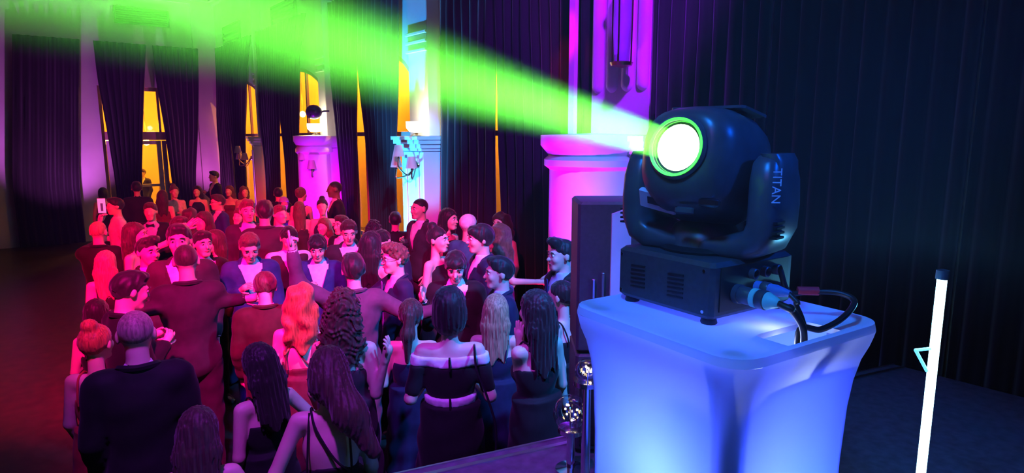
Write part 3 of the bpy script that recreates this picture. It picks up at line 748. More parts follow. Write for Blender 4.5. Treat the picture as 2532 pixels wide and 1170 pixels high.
def field_mesh(name, prims, h, fine=((), (), ()), hf=None, cuts=(), disp=None):
    hf = hf or h
    bb = []
    for p in prims:
        if p[0] == 'c': bb.append((np.minimum(p[1], p[2]) - max(p[3], p[4]), np.maximum(p[1], p[2]) + max(p[3], p[4]), p[5]))
        elif p[0] == 'e': bb.append((p[1] - p[2], p[1] + p[2], p[3]))
        else: bb.append((p[1], p[2], p[4]))
    lo = np.min([b[0] for b in bb], 0) - 3 * h - .02; hi = np.max([b[1] for b in bb], 0) + 3 * h + .02
    ax = [axis(lo[i], hi[i], h, fine[i], hf) for i in range(3)]
    G = np.full(tuple(len(a) for a in ax), 1.0, np.float32)
    for p, (l, u, k) in zip(prims, bb):
        m = k + 3 * h
        sl = tuple(slice(max(0, int(np.searchsorted(ax[i], l[i] - m)) - 1), int(np.searchsorted(ax[i], u[i] + m)) + 1) for i in range(3))
        X, Y, Z = ax[0][sl[0]][:, None, None], ax[1][sl[1]][None, :, None], ax[2][sl[2]][None, None, :]
        if p[0] == 'c': d = _cap(X, Y, Z, p[1], p[2], p[3], p[4])
        elif p[0] == 'e': d = _ell(X, Y, Z, p[1], p[2])
        else: d = p[3](X, Y, Z)
        G[sl] = smin(G[sl], d.astype(np.float32), k)
    X, Y, Z = ax[0][:, None, None], ax[1][None, :, None], ax[2][None, None, :]
    if disp is not None: G = G + disp(X, Y, Z)
    for c in cuts: G = np.maximum(G, c(X, Y, Z)) if not isinstance(c, tuple) else smax(G, c[0](X, Y, Z), c[1])
    return nets(name, G, ax)
def nets(name, G, ax):
    S = G < 0
    C = np.zeros(tuple(n - 1 for n in G.shape), np.int8)
    n0, n1, n2 = C.shape
    for a in (0, 1):
        for b in (0, 1):
            for c in (0, 1): C += S[a:a + n0, b:b + n1, c:c + n2]
    act = np.argwhere((C > 0) & (C < 8))
    if len(act) == 0: return None
    I, J, K = act.T
    idx = np.full(C.shape, -1, np.int32); idx[I, J, K] = np.arange(len(act))
    cor = [(a, b, c) for a in (0, 1) for b in (0, 1) for c in (0, 1)]
    V = {q: G[I + q[0], J + q[1], K + q[2]] for q in cor}
    Pc = {q: np.stack([ax[0][I + q[0]], ax[1][J + q[1]], ax[2][K + q[2]]], 1) for q in cor}
    acc = np.zeros((len(act), 3)); cnt = np.zeros(len(act))
    for q in cor:
        for d in range(3):
            if q[d]: continue
            w = list(q); w[d] = 1; w = tuple(w)
            m = (V[q] < 0) != (V[w] < 0)
            t = np.where(m, V[q] / np.where(m, V[q] - V[w], 1), 0)
            acc += np.where(m[:, None], Pc[q] + (Pc[w] - Pc[q]) * t[:, None], 0); cnt += m
    vs = acc / np.maximum(cnt, 1)[:, None]
    quads = []
    for d in range(3):
        a, b = (d + 1) % 3, (d + 2) % 3
        s0 = [slice(None)] * 3; s1 = [slice(None)] * 3
        s0[d] = slice(0, -1); s1[d] = slice(1, None)
        E = S[tuple(s0)] != S[tuple(s1)]
        e = np.argwhere(E); e = e[(e[:, a] > 0) & (e[:, b] > 0) & (e[:, a] < G.shape[a] - 1) & (e[:, b] < G.shape[b] - 1)]
        if len(e) == 0: continue
        ins = S[tuple(e.T)]
        def cell(da, db):
            q = e.copy(); q[:, a] -= da; q[:, b] -= db; return idx[tuple(q.T)]
        Q = np.stack([cell(1, 1), cell(0, 1), cell(0, 0), cell(1, 0)], 1)
        Q = np.where(ins[:, None], Q, Q[:, ::-1]); quads.append(Q)
    return raw_mesh(name, vs, np.concatenate(quads))
def raw_mesh(name, vs, quads):
    quads = quads[(quads >= 0).all(1)]
    me = bpy.data.meshes.new(name)
    me.vertices.add(len(vs)); me.vertices.foreach_set('co', np.asarray(vs, np.float32).ravel())
    me.loops.add(len(quads) * 4); me.loops.foreach_set('vertex_index', quads.astype(np.int32).ravel())
    me.polygons.add(len(quads)); me.polygons.foreach_set('loop_start', np.arange(0, len(quads) * 4, 4, dtype=np.int32))
    me.polygons.foreach_set('use_smooth', np.ones(len(quads), bool))
    me.update(calc_edges=True); me.validate()
    return me
def append_mb(me, mb):
    """add extra closed shells (fingers) to an existing mesh"""
    n = len(me.vertices); co = np.empty(n * 3, np.float32); me.vertices.foreach_get('co', co)
    q = np.empty(len(me.loops), np.int32); me.loops.foreach_get('vertex_index', q); q = q.reshape(-1, 4)
    fq = [f for f in mb.f if len(f) == 4]; caps = [f for f in mb.f if len(f) != 4]
    for f in caps:
        for i in range(1, len(f) - 2, 2): fq.append((f[0], f[i], f[i + 1], f[i + 2]))
    vs = np.concatenate([co.reshape(-1, 3), np.array(mb.v, np.float32)])
    return raw_mesh(me.name, vs, np.concatenate([q, np.array(fq, np.int32) + n]))

# ---- colours
SKIN = {0: (.72, .50, .40), 1: (.62, .40, .30), 2: (.42, .25, .17), 3: (.16, .09, .06)}
HAIRC = {'k': (.012, .010, .010), 'b': (.045, .025, .018), 'm': (.11, .06, .035), 'l': (.38, .25, .13), 'r': (.32, .10, .04), 'g': (.25, .2, .17)}
CLOTH = {'black': (.008, .008, .010), 'navy': (.012, .016, .05), 'blue': (.02, .04, .16), 'plum': (.032, .013, .024), 'char': (.03, .028, .034), 'white': (.78, .78, .80),
         'pink': (.75, .45, .55), 'red': (.45, .03, .04), 'teal': (.03, .16, .20), 'wine': (.14, .02, .035), 'sky': (.40, .55, .78), 'violet': (.16, .06, .30), 'rose': (.55, .25, .3), 'maroon': (.06, .02, .015), 'grey': (.08, .05, .09)}
def m_skin(t): return mat('skin_%d' % t, SKIN[t], .5, noise=.06, nscale=12)
def m_hair(c):
    if 'hair_' + c in MATS: return MATS['hair_' + c]
    m = mat('hair_' + c, HAIRC[c], .55, noise=.55, nscale=1.0, bump=.5, sheen=.2, spec=.3)
    nt = m.node_tree; n = next(q for q in nt.nodes if q.type == 'TEX_NOISE'); tcn = next(q for q in nt.nodes if q.type == 'TEX_COORD')
    mp = nt.nodes.new('ShaderNodeMapping'); mp.inputs['Scale'].default_value = (110, 110, 9)
    nt.links.new(tcn.outputs['Object'], mp.inputs['Vector']); nt.links.new(mp.outputs[0], n.inputs['Vector'])
    n.inputs['Distortion'].default_value = .6
    return m
def m_cloth(c): return mat('cloth_' + c, CLOTH[c], .75, noise=.15, nscale=25, sheen=.06, spec=.25)
M_EYEW = mat('eye_white', (.8, .8, .8), .2, noise=0); M_IRIS = mat('eye_dark', (.02, .012, .01), .15, noise=0)
M_LIP = mat('lips', (.45, .14, .14), .4, noise=.05)
M_SHOE = mat('shoe_leather', (.01, .01, .01), .3, noise=.1)

HC = np.array((0, -.015, 1.635)); PIV = np.array((0, .012, 1.52))
def head_field(far):
    def f(X, Y, Z):
        d = _ell(X, Y, Z, (0, .014, .020), (.076, .096, .092))
        d = smin(d, _ell(X, Y, Z, (0, -.032, -.045), (.058, .060, .078)), .03)
        d = smin(d, _cap(X, Y, Z, np.array((-.02, -.07, -.100)), np.array((.02, -.07, -.100)), .018, .018), .025)
        d = smin(d, _ell(X, Y, Z, (0, -.078, .022), (.050, .020, .014)), .02)
        ax_ = np.abs(X)
        d = smax(d, -(np.sqrt((ax_ - .032) ** 2 + (Y + .106) ** 2 + (Z - .002) ** 2) - .019), .012)
        d = smin(d, _ell(ax_, Y, Z, (.036, -.068, -.03), (.024, .022, .024)), .02)
        d = smin(d, _cap(X, Y, Z, np.array((0, -.086, .006)), np.array((0, -.109, -.030)), .009, .014), .012)
        d = smin(d, _ell(X, Y, Z, (0, -.088, -.063), (.025, .012, .011)), .008)
        d = smin(d, _ell(ax_, Y, Z, (.078, .014, -.008), (.011, .020, .033)), .008)
        return d
    return f
HF = head_field(False)
def hair_mesh(style, lod, _c={}):
    if (style, lod) in _c: return _c[(style, lod)]
    h = (.0075, .0095, .014)[lod]
    skull = lambda e: ellips((0, .018, .026), (.080 + e, .101 + e, .094 + e), .03)
    strand = lambda amp, fr: (lambda X, Y, Z: amp * np.sin(fr * np.arctan2(X, Y + .0) + 9 * Z) * np.cos(2.3 * fr * np.arctan2(X, Y) + 31 * Z * .4))
    lump = lambda amp, fr: (lambda X, Y, Z: amp * np.sin(fr * X + 1) * np.sin(fr * Y + 2) * np.sin(fr * Z * .8))
    hairline = (lambda X, Y, Z: -(Z + .012 + .80 * Y + .009 * np.sin(58 * X + 1) * np.cos(31 * Y) + .005 * np.sin(130 * X)) / 1.28, .022)
    clump = lambda amp: (lambda X, Y, Z: amp * np.sin(92 * X + 7 * np.sin(24 * Y)) * (.6 + .4 * np.sin(33 * Z + 20 * Y)) + amp * .6 * np.sin(60 * Y + 50 * Z + 3 * np.sin(70 * X)))
    face = lambda X, Y, Z: np.minimum(.04 - 0 * X - (Y + .045) * 0 - 0, -(_ell(X, Y, Z, (0, -.115, -.055), (.066, .085, .125))))
    cuts = [hairline]; disp = strand(.003, 22); pr = [skull(0)]
    if style == 'buzz': pr = [skull(-.003)]; disp = lambda X, Y, Z: .0008 * np.sin(260 * X) * np.sin(260 * Y + 130 * Z)
    elif style == 'short': pr = [skull(.006), ellips((0, -.03, .095), (.065, .06, .032), .03)]; disp = clump(.0045)
    elif style == 'quiff': pr = [skull(.004), ellips((0, -.055, .105), (.062, .055, .036), .03), ellips((.02, -.08, .115), (.04, .03, .025), .03)]; disp = clump(.005)
    elif style == 'fringe': pr = [skull(.010), ellips((0, -.07, .062), (.068, .035, .04), .03)]; disp = clump(.0045); cuts = [(lambda X, Y, Z: -(Z - .022 + .70 * (Y + .05) + .016 + .011 * np.sin(80 * X + 2) + .006 * np.sin(170 * X)) / 1.2, .018)]
    elif style == 'curlytop': pr = [skull(.008), ellips((0, -.03, .10), (.082, .08, .045), .03)]; disp = lump(.014, 110)
    else:
        # long styles: face window kept open
        cuts = [lambda X, Y, Z: np.minimum(-(_ell(X, Y, Z, (0, -.12, -.06), (.064, .085, .118))), .5) , lambda X, Y, Z: np.where(Y < -.02, -(Z - .075 + 1.35 * (Y + .09) * 1.0) / 1.7 - np.where(np.abs(X) > .066, .2, 0), -1.0)]
        pr = [skull(.010)]
        if style == 'bob': pr += [ellips((0, .035, -.05), (.092, .082, .095), .04)]; disp = strand(.005, 20)
        elif style == 'updo': pr = [skull(.004), ellips((0, .10, .055), (.05, .045, .05), .02)]; cuts = [hairline]; disp = strand(.004, 16)
        elif style == 'bun': pr = [skull(.004), ellips((0, .06, .125), (.045, .045, .04), .02)]; cuts = [hairline]; disp = strand(.004, 16)
        elif style == 'pony':
            pr = [skull(.005), ellips((0, .105, .03), (.03, .03, .03), .02), capsule((0, .125, .02), (.012, .15, -.10), .036, .045, .03), capsule((.012, .15, -.10), (.02, .135, -.30), .045, .018, .03)]; disp = strand(.006, 14)
        elif style in ('long', 'straight'):
            pr += [ellips((0, .05, -.06), (.098, .072, .12), .05), custom((-.14, .02, -.42), (.14, .17, -.02), lambda X, Y, Z: (np.sqrt((X / (.105 - .02 * np.clip((-Z - .1) / .3, 0, 1))) ** 2 + ((Y - .080 + .05 * np.clip((-Z - .06) / .1, -1, 0)) / .052) ** 2) - 1) * .052 + 2.5 * np.maximum(0, Z + .10) ** 1.6, .05)]
            cuts = cuts + [lambda X, Y, Z: -(Z + .36 + .03 * np.sin(60 * X))]
            disp = strand(.006 if style == 'long' else .0035, 26)
        elif style in ('wavy', 'curly'):
            pr += [ellips((0, .05, -.06), (.108, .082, .12), .05), custom((-.16, .0, -.40), (.16, .19, -.02), lambda X, Y, Z: (np.sqrt((X / (.115 + .015 * np.sin(26 * Z))) ** 2 + ((Y - .080) / .062) ** 2) - 1) * .062 + 2.5 * np.maximum(0, Z + .10) ** 1.6, .05)]
            cuts = cuts + [lambda X, Y, Z: -(Z + .32 + .03 * np.sin(50 * X + 2))]
            disp = (lambda X, Y, Z: .012 * np.sin(75 * X + 6 * np.sin(30 * Z)) * np.sin(70 * Z + 5 * np.sin(40 * X)) + .004 * np.sin(140 * Y)) if style == 'curly' else (lambda X, Y, Z: .010 * np.sin(48 * X + 1.6 * np.sin(26 * Z)) + .004 * np.sin(60 * Z))
        elif style == 'swept':   # long hair thrown over one shoulder
            pr += [ellips((0, .05, -.05), (.096, .075, .10), .05), capsule((-.02, .09, -.05), (-.10, .14, -.2), .08, .075, .05), capsule((-.10, .14, -.2), (-.20, .13, -.38), .07, .035, .05)]; disp = strand(.006, 22)
    me = field_mesh('hair_' + style, pr, h, cuts=cuts, disp=disp)
    _c[(style, lod)] = me
    return me
def small_meshes(_c={}):
    if _c: return _c
    def sph(r, n=10):
        return [(r * math.sin(math.pi * k / n) + 1e-5, -r * math.cos(math.pi * k / n)) for k in range(n + 1)]
    me = MB().lathe(sph(.0125), n=12, axis='y').mesh('eye', True, 180)
    me.materials.append(M_EYEW); me.materials.append(M_IRIS)
    for p in me.polygons: p.material_index = 1 if p.center.y < -.0108 else 0
    _c['eye'] = me
    _c['brow'] = MB().tube([(-.018, .004, -.002), (-.006, -.002, .004), (.008, -.003, .004), (.02, .005, -.001)], [.002, .0042, .0042, .002], 6).mesh('eyebrow')
    _c['lips'] = MB().tube([(-.021, .008, .001), (-.010, -.001, .001), (0, -.003, 0), (.010, -.001, .001), (.021, .008, .001)], [.002, .006, .0065, .006, .002], 8).mesh('lips')
    _c['shoe'] = MB().loft([[(a * w_, y, max(0, c * hh_ + hh_)) for a, c in sell(1, 1, 12, 2.6)] for y, w_, hh_ in ((.075, .020, .035), (.07, .034, .045), (.03, .038, .05), (-.03, .04, .042), (-.10, .045, .030), (-.16, .036, .022), (-.175, .018, .014))]).mesh('shoe')
    t = MB(); t.loft([[(a, -.004, z), (a * .7, -.010, z), (-a * .7, -.010, z), (-a, -.004, z)] for a, z in ((.012, 0), (.02, -.012), (.016, -.035), (.026, -.20), (.034, -.34), (.004, -.385))]); _c['tie'] = t.mesh('tie')
    bt = MB()
    for s in (-1, 1): bt.loft([[(s * x, -.004 - .006, -h_), (s * x, -.012, 0), (s * x, -.010, h_), (s * x, .0, 0)] for x, h_ in ((.002, .007), (.012, .010), (.045, .024), (.05, .02))])
    bt.box(-.007, .007, -.016, .0, -.010, .010, .003); _c['bow'] = bt.mesh('bow_tie')
    g = MB()
    for s in (-1, 1):
        pts = [(s * .033 + .024 * math.cos(a), -.112 + .01 * abs(math.cos(a)), .004 + .019 * math.sin(a)) for a in [2 * math.pi * k / 14 for k in range(15)]]
        g.tube(pts, .0022, 5); g.tube([(s * .056, -.108, .008), (s * .080, -.05, .010), (s * .082, .01, .008)], .0018, 5)
    g.tube([(-.010, -.114, .008), (0, -.116, .010), (.010, -.114, .008)], .002, 5); _c['glasses'] = g.mesh('glasses')
    return _c
ARMS = {  # (upper arm, forearm) for the left (+x) side: x outwards, y forwards (negative y), z up
    'down': ((.18, .02, -1), (.08, -.18, -1)), 'relax': ((.14, .04, -1), (-.04, -.42, -.9)), 'bent': ((.14, .08, -1), (-.45, -.85, .2)), 'chest': ((.20, -.02, -1), (-.55, -.75, .55)),
    'up': ((.55, -.25, .75), (.05, -.12, 1)), 'fwd': ((.15, -.8, -.45), (-.1, -1, .15)), 'out': ((1, -.05, .05), (1, -.12, -.02)), 'hip': ((.6, .15, -.8), (-.6, -.35, -.5)), 'hug': ((.75, -.5, -.2), (.1, -1, .1)), 'dance': ((.5, -.2, -.75), (.35, -.7, .7)), 'high': ((.35, -.15, .9), (-.1, -.05, 1)),
}
def nrm(v): v = np.array(v, float); return v / (np.linalg.norm(v) + 1e-9)
PEOPLE = []
def person(px, py, H, face, sex, hair, hc, outfit, col, label, L='relax', Rr='relax', hy=0, hp=0, hr=0, skin=0, lean=(0, 0), shirt='white', tie=None, hand='relax', pos=None, extra=None, fix=False):
    PEOPLE.append(dict(locals()))
def shoulder_w(sex): return .178 if sex == 'm' else .150
def build_person(P):
    sex, H = P['sex'], P['H']; s = H / 1.75
    pos = P['P']; tc_ = Vector((CAM.x - pos.x, CAM.y - pos.y, 0)).normalized(); vr = Vector((-tc_.y, tc_.x, 0))
    D = tc_ * math.cos(R(P['face'])) + vr * math.sin(R(P['face']))
    rz = math.atan2(D.x, -D.y)
    dist = math.hypot(pos.x, pos.y); lod = 0 if dist < 4.6 else 1 if dist < 8.5 else 2
    h = (.015, .019, .028)[lod]; hf = (.0085, .0105, .016)[lod]
    root = tag(empty('person', (pos.x, pos.y, 0), rz), P['label'], 'person', 'people in the hall'); root.scale = (s, s, s)
    lx, ly = P['lean']
    def J(p):
        p = np.array(p, float); dz = max(0, p[2] - .92); return p + np.array((lx * dz, ly * dz, -.35 * dz * (lx * lx + ly * ly)))
    toR = Matrix.Rotation(-rz, 3, 'Z')
    fem = sex == 'f'
    def arm(side, spec, e=0):
        if isinstance(spec, str): a, b = (np.array(v, float) * np.array((side, 1, 1)) for v in ARMS[spec])
        else:      # view frame: image right, towards the camera, up
            a, b = (np.array(toR @ (vr * v[0] + tc_ * v[1] + Vector((0, 0, v[2])))) for v in spec)
        S = J((side * shoulder_w(sex), .01, 1.405))
        ul, fl = (.285, .25) if not fem else (.27, .235)
        El = S + nrm(a) * ul; Wr = El + nrm(b) * fl
        return S, El, Wr, nrm(b)
    AL, AR = arm(1, P['L']), arm(-1, P['Rr'])
    SW = shoulder_w(sex)
    def torso(e):
        if not fem:
            return [ellips(J((0, .0, .93)), (.158 + e, .112 + e, .13 + e), .06), ellips(J((0, 0, 1.10)), (.142 + e, .102 + e, .17), .06), ellips(J((0, 0, 1.28)), (.168 + e, .112 + e, .17), .06),
                    capsule(J((-.14, .012, 1.405)), J((.14, .012, 1.405)), .056 + e, .056 + e, .05), capsule(J((0, .015, 1.40)), J((0, .012, 1.47)), .070 + e * .6, .052 + e * .3, .04)]
        t = [ellips(J((0, .01, .92)), (.160 + e, .118 + e, .13 + e), .06), ellips(J((0, 0, 1.09)), (.115 + e, .084 + e, .17), .06), ellips(J((0, .005, 1.26)), (.138 + e, .094 + e, .16), .05),
             capsule(J((-.115, .012, 1.405)), J((.115, .012, 1.405)), .043 + e, .043 + e, .05)]
        for q in (-1, 1): t.append(ellips(J((q * .062, -.075, 1.255)), (.058 + e, .052 + e, .058 + e), .03))
        return t
    def arms(e, cut=1.0, fore=True):
        out = []
        for S, El, Wr, _ in (AL, AR):
            ra, rb, rc = (.050, .041, .028) if not fem else (.041, .034, .023)
            if cut <= 1: out.append(capsule(S, S + (El - S) * cut, ra + e, rb + e, .025))
            else: out += [capsule(S, El, ra + e, rb + e, .025), capsule(El, El + (Wr - El) * (cut - 1), rb + e, rc + e, .015)]
        return out
    def legs(e, zc=.09):
        out = []
        for q in (-1, 1):
            hx = q * .088
            out += [capsule((hx, .005, .88), (q * .098, -.012, .50), .083 + e, .056 + e, .04), capsule((q * .098, -.012, .50), (q * .10, .02, zc), .053 + e, .038 + e, .03)]
        return out
    # --- body
    Rh = Euler((R(P['hp']), R(P['hr']), R(P['hy'])), 'XYZ').to_matrix(); Rn = np.array(Rh)
    piv = J(PIV); hcw = piv + Rn @ (HC - PIV)
    def headf(X, Y, Z):
        px_, py_, pz_ = X - hcw[0], Y - hcw[1], Z - hcw[2]
        return HF(*(Rn[0, i] * px_ + Rn[1, i] * py_ + Rn[2, i] * pz_ for i in range(3)))
    suit = P['outfit'] in ('suit', 'shirt', 'vest', 'top')
    e0 = -.008 if suit else 0
    pr = torso(e0) + arms(e0 * .6, 2.0) + legs(e0)
    pr.append(capsule(J((0, .018, 1.43)), piv + (hcw - piv) * .35 + np.array((0, .01, 0)), .054 if not fem else .046, .050 if not fem else .043, .025))
    for S, El, Wr, d in (AL, AR): pr.append(capsule(Wr, Wr + d * .075, .024, .030, .015))
    for q in (-1, 1): pr.append(capsule((q * .10, .03, .05), (q * .115, -.11, .035), .034, .028, .03))
    pr.append(custom(hcw - .14, hcw + .14, headf, .02))
    fine = tuple([(hcw[i] - .115, hcw[i] + .115)] for i in range(3))
    me = field_mesh('body', pr, h, fine, hf)
    fb = MB()
    for side, (S, El, Wr, d) in ((1, AL), (-1, AR)):
        dv = Vector(d); inn = Vector((-side, 0, 0)); pn = inn - dv * inn.dot(dv)
        if pn.length < .3: pn = Vector((0, -1, 0)) - dv * Vector((0, -1, 0)).dot(dv)
        pn.normalize(); ac = dv.cross(pn).normalized()
        if ac.y > 0: ac = -ac          # thumb side forwards
        hk = P['hand']
        curls = {'relax': (.25, .32, .4, .45), 'open': (.04, .04, .06, .1), 'fist': (1.2, 1.2, 1.2, 1.2), 'rock': (.03, 1.3, 1.3, .05), 'hold': (.75, .8, .85, .9)}[hk]
        for i, (o_, ln_) in enumerate(zip((.024, .008, -.008, -.023), (.072, .080, .075, .060))):
            p = Vector(Wr) + dv * .075 + ac * o_; pts = [p - dv * .03, p]; ag = 0
            for fr in (.45, .32, .23):
                ag += curls[i] * .8; dd = (dv * math.cos(ag) + pn * math.sin(ag)); p = p + dd * ln_ * fr + ac * o_ * .10; pts.append(p)
            fb.tube(pts, [.0095, .0098, .0090, .0080, .0055], 6)
        p = Vector(Wr) + dv * .02 + ac * .018; td = (dv * .75 + ac * .75 + pn * .25).normalized()
        fb.tube([p, p + td * .032, p + td * .055 + dv * .012, p + td * .065 + dv * .03], [.013, .012, .0105, .007], 6)
    me = append_mb(me, fb)
    body = link('body', me, m_skin(P['skin']), root)
    # --- clothes
    out, c = P['outfit'], P['col']
    cl = m_cloth(c)
    fold = (lambda X, Y, Z: .0035 * np.sin(38 * Z + 9 * X + 4 * np.sin(11 * Y))) if lod < 2 else None
    hcl = (.017, .021, .03)[lod]
    zc = 1.0
    def shr(z): return J((0, 0, z))[2]
    def front_y(z, e):
        """front of the chest at height z (on the centre line)"""
        best = 0
        for cz, rz_, ry in ((1.28, .17, .112 if not fem else .10), (1.10, .17, .102 if not fem else .09)):
            t = 1 - ((z - cz) / rz_) ** 2
            if t > 0: best = max(best, (ry + e) * math.sqrt(t))
        o_ = J((0, 0, z)); return o_[0], o_[1] - best
    if suit:
        trc = m_cloth('white' if False else ('black' if c in ('white', 'pink') else c))
        me = field_mesh('trousers', [ellips((0, 0, .92), (.172, .126, .13), .05)] + legs(.018, .07), hcl, cuts=[lambda X, Y, Z: Z - 1.0, lambda X, Y, Z: .045 - Z], disp=fold)
        link('trousers', me, trc, root)
    if out == 'suit':
        me = field_mesh('shirt', torso(.008) + [capsule(J((0, .014, 1.43)), J((0, .006, 1.492)), .066, .060, .02)], hcl, fine=((), (), [(1.40, 1.52)]), hf=hcl * .7, cuts=[lambda X, Y, Z: .95 - Z, lambda X, Y, Z: Z - shr(1.505)])
        link('shirt', me, m_cloth(P['shirt']), root)
        zv = 1.13
        def wedge(X, Y, Z):
            xx = X - lx * np.maximum(0, Z - .92); yy = Y - ly * np.maximum(0, Z - .92)
            return -np.maximum(np.maximum(np.abs(xx) - (Z - zv) * .30, yy + .01), -(1.6 - Z))
        me = field_mesh('jacket', torso(.024) + arms(.017, 1.94) + [ellips(J((0, .0, .91)), (.174, .134, .17), .05), capsule(J((-.05, .045, 1.455)), J((.05, .045, 1.455)), .03, .03, .04)], hcl, cuts=[lambda X, Y, Z: .78 - Z, wedge, lambda X, Y, Z: -(np.sqrt((X - J((0, 0, 1.5))[0]) ** 2 + (Y - .0 - J((0, -.01, 1.5))[1]) ** 2) - .062) - np.where(Z > shr(1.42), 0, 9)], disp=fold)
        jk = link('jacket', me, cl, root)
        if lod < 2:
            pts = [J(p) for p in ((-.088, -.030, 1.452), (-.082, .02, 1.482), (-.05, .066, 1.492), (0, .082, 1.492), (.05, .066, 1.492), (.082, .02, 1.482), (.088, -.030, 1.452))]
            MB().tube(smoothpath(pts, 3), [.011] + [.017] * 17 + [.011], 6).build('collar', cl, jk)
            for S, El, Wr, d in (AL, AR):
                MB().tube([Vector(Wr - d * .035), Vector(Wr + d * .008)], [.037, .034], 10).build('cuff', m_cloth(P['shirt']), root)
            if abs(P['face']) > 90:
                vz = [(1.02, .128), (.92, .140), (.79, .136)]
                MB().tube([J((0, y, z)) for z, y in vz], .004, 5).build('back_vent', M_RUBBER, jk)
        if abs(P['face']) < 110 and lod < 2:
            for q in (-1, 1):
                lp = MB(); rg = []
                for t in (0, .25, .5, .75, 1):
                    z = zv + .02 + t * .26; hw = (z - zv) * .30; w_ = .012 + .04 * math.sin(math.pi * min(1, t * .75 + .1))
                    x0, y0 = front_y(min(z, 1.40), .028); y0 += .25 * hw * hw / .1
                    if z > 1.36: y0 -= .006
                    rg.append([(x0 + q * hw, y0 - .004, z), (x0 + q * (hw + w_), y0 + .006 + w_ * .25, z), (x0 + q * (hw + w_), y0 + .018 + w_ * .25, z), (x0 + q * hw, y0 + .012, z)])
                lp.loft(rg).build('lapel', cl, jk)
    elif out in ('shirt', 'vest', 'top'):
        me = field_mesh('shirt', torso(.012) + arms(.010, 1.9 if out != 'top' else .55) + [capsule(J((0, .014, 1.43)), J((0, .006, 1.485)), .064, .058, .02)], hcl, cuts=[lambda X, Y, Z: .90 - Z, lambda X, Y, Z: Z - shr(1.495)], disp=fold)
        link('shirt', me, m_cloth(c if out != 'vest' else P['shirt']), root)
        if out == 'vest':
            def wedge(X, Y, Z):
                xx = X - lx * np.maximum(0, Z - .92); yy = Y - ly * np.maximum(0, Z - .92)
                return -np.maximum(np.maximum(np.abs(xx) - (Z - 1.18) * .34, yy + .01), -(1.6 - Z))
            me = field_mesh('waistcoat', torso(.024), hcl, cuts=[lambda X, Y, Z: .86 - Z, wedge, lambda X, Y, Z: Z - shr(1.445)]); link('waistcoat', me, cl, root)
    if P['tie'] and suit:
        x0, y0 = front_y(1.40, .010)
        if P['tie'] == 'bow':
            o = link('bow_tie', small_meshes()['bow'], m_cloth('black'), root); o.location = (x0, min(y0, J((0, -.062, 1.46))[1]) - .004, shr(1.455))
        else:
            o = link('tie', small_meshes()['tie'], m_cloth(P['tie']), root); x0, y0 = front_y(1.30, .012); o.location = (x0, y0 - .004, shr(1.455)); o.rotation_euler.x = 0
    dress = out.startswith('dress')
    if dress:
        style = out.split('_')[1]; hem = {'short': .52, 'midi': .35}.get(out.split('_')[-1], .06)
        top = {'strapless': 1.30, 'straps': 1.30, 'sleeveless': 1.40, 'off': 1.335, 'open': 1.16}[style]
        def skirt(X, Y, Z):
            t = np.clip((1.0 - Z) / .94, 0, 1); an = np.arctan2(X, -Y)
            rx = .165 + .11 * t + .014 * t * np.sin(9 * an + 1); ry = .125 + .105 * t + .014 * t * np.sin(9 * an + 1)
            return (np.sqrt((X / rx) ** 2 + ((Y - .005) / ry) ** 2) - 1) * .12
        pr = torso(.009) + [custom((-.3, -.27, hem), (.3, .27, 1.0), skirt, .05)]
        cuts = [lambda X, Y, Z: hem - Z]
        if style == 'off': pr += arms(.010, .80)
        if style == 'off':
            cuts.append(lambda X, Y, Z: Z - shr(top) - .1 * np.maximum(0, np.abs(X) - .12))
        elif style == 'open':      # low back, front held up to the collar bones
            cuts.append(lambda X, Y, Z: Z - np.where(Y < -.02, shr(1.30), shr(top) + .03 * np.cos(12 * X)))
        else: cuts.append(lambda X, Y, Z: Z - shr(top) - .25 * np.maximum(0, -(Y - ly * .4)) * (1 if style != 'sleeveless' else 0))
        if style == 'sleeveless':
            for q in (-1, 1): pass
            cuts.append(lambda X, Y, Z: -(np.sqrt((np.abs(X - J((0, 0, 1.4))[0]) - SW - .02) ** 2 + (Z - shr(1.42)) ** 2) - .085))
        me = field_mesh('dress', pr, hcl, cuts=cuts, disp=fold)
        dr = link('dress', me, cl, root)
        if style == 'straps':
            for q in (-1, 1):
                pts = [J((q * .075, -.13, 1.30)), J((q * .085, -.098, 1.36)), J((q * .09, -.03, 1.446)), J((q * .09, .012, 1.454)), J((q * .09, .055, 1.43)), J((q * .08, .095, 1.34)), J((q * .075, .10, 1.28))]
                MB().tube(smoothpath(pts, 4), .006, 6).build('strap', cl, dr)
        if style == 'open':
            b1 = [J(p) for p in ((-.10, .098, 1.15), (-.02, .116, 1.24), (.06, .085, 1.38), (.085, .03, 1.452), (.085, -.03, 1.442), (.07, -.11, 1.31))]
            MB().tube(smoothpath(b1, 4), .006, 6).build('strap', cl, dr)
            b2 = [J(p) for p in ((-.095, .098, 1.15), (-.095, .112, 1.26), (-.09, .085, 1.37), (-.088, .03, 1.452), (-.085, -.03, 1.442), (-.07, -.11, 1.31))]
            MB().tube(smoothpath(b2, 4), .006, 6).build('strap', cl, dr)
            b3 = [J(p) for p in ((.115, .088, 1.15), (.108, .10, 1.24), (.10, .075, 1.37), (.095, .03, 1.45))]
            MB().tube(smoothpath(b3, 4), .005, 6).build('strap', cl, dr)
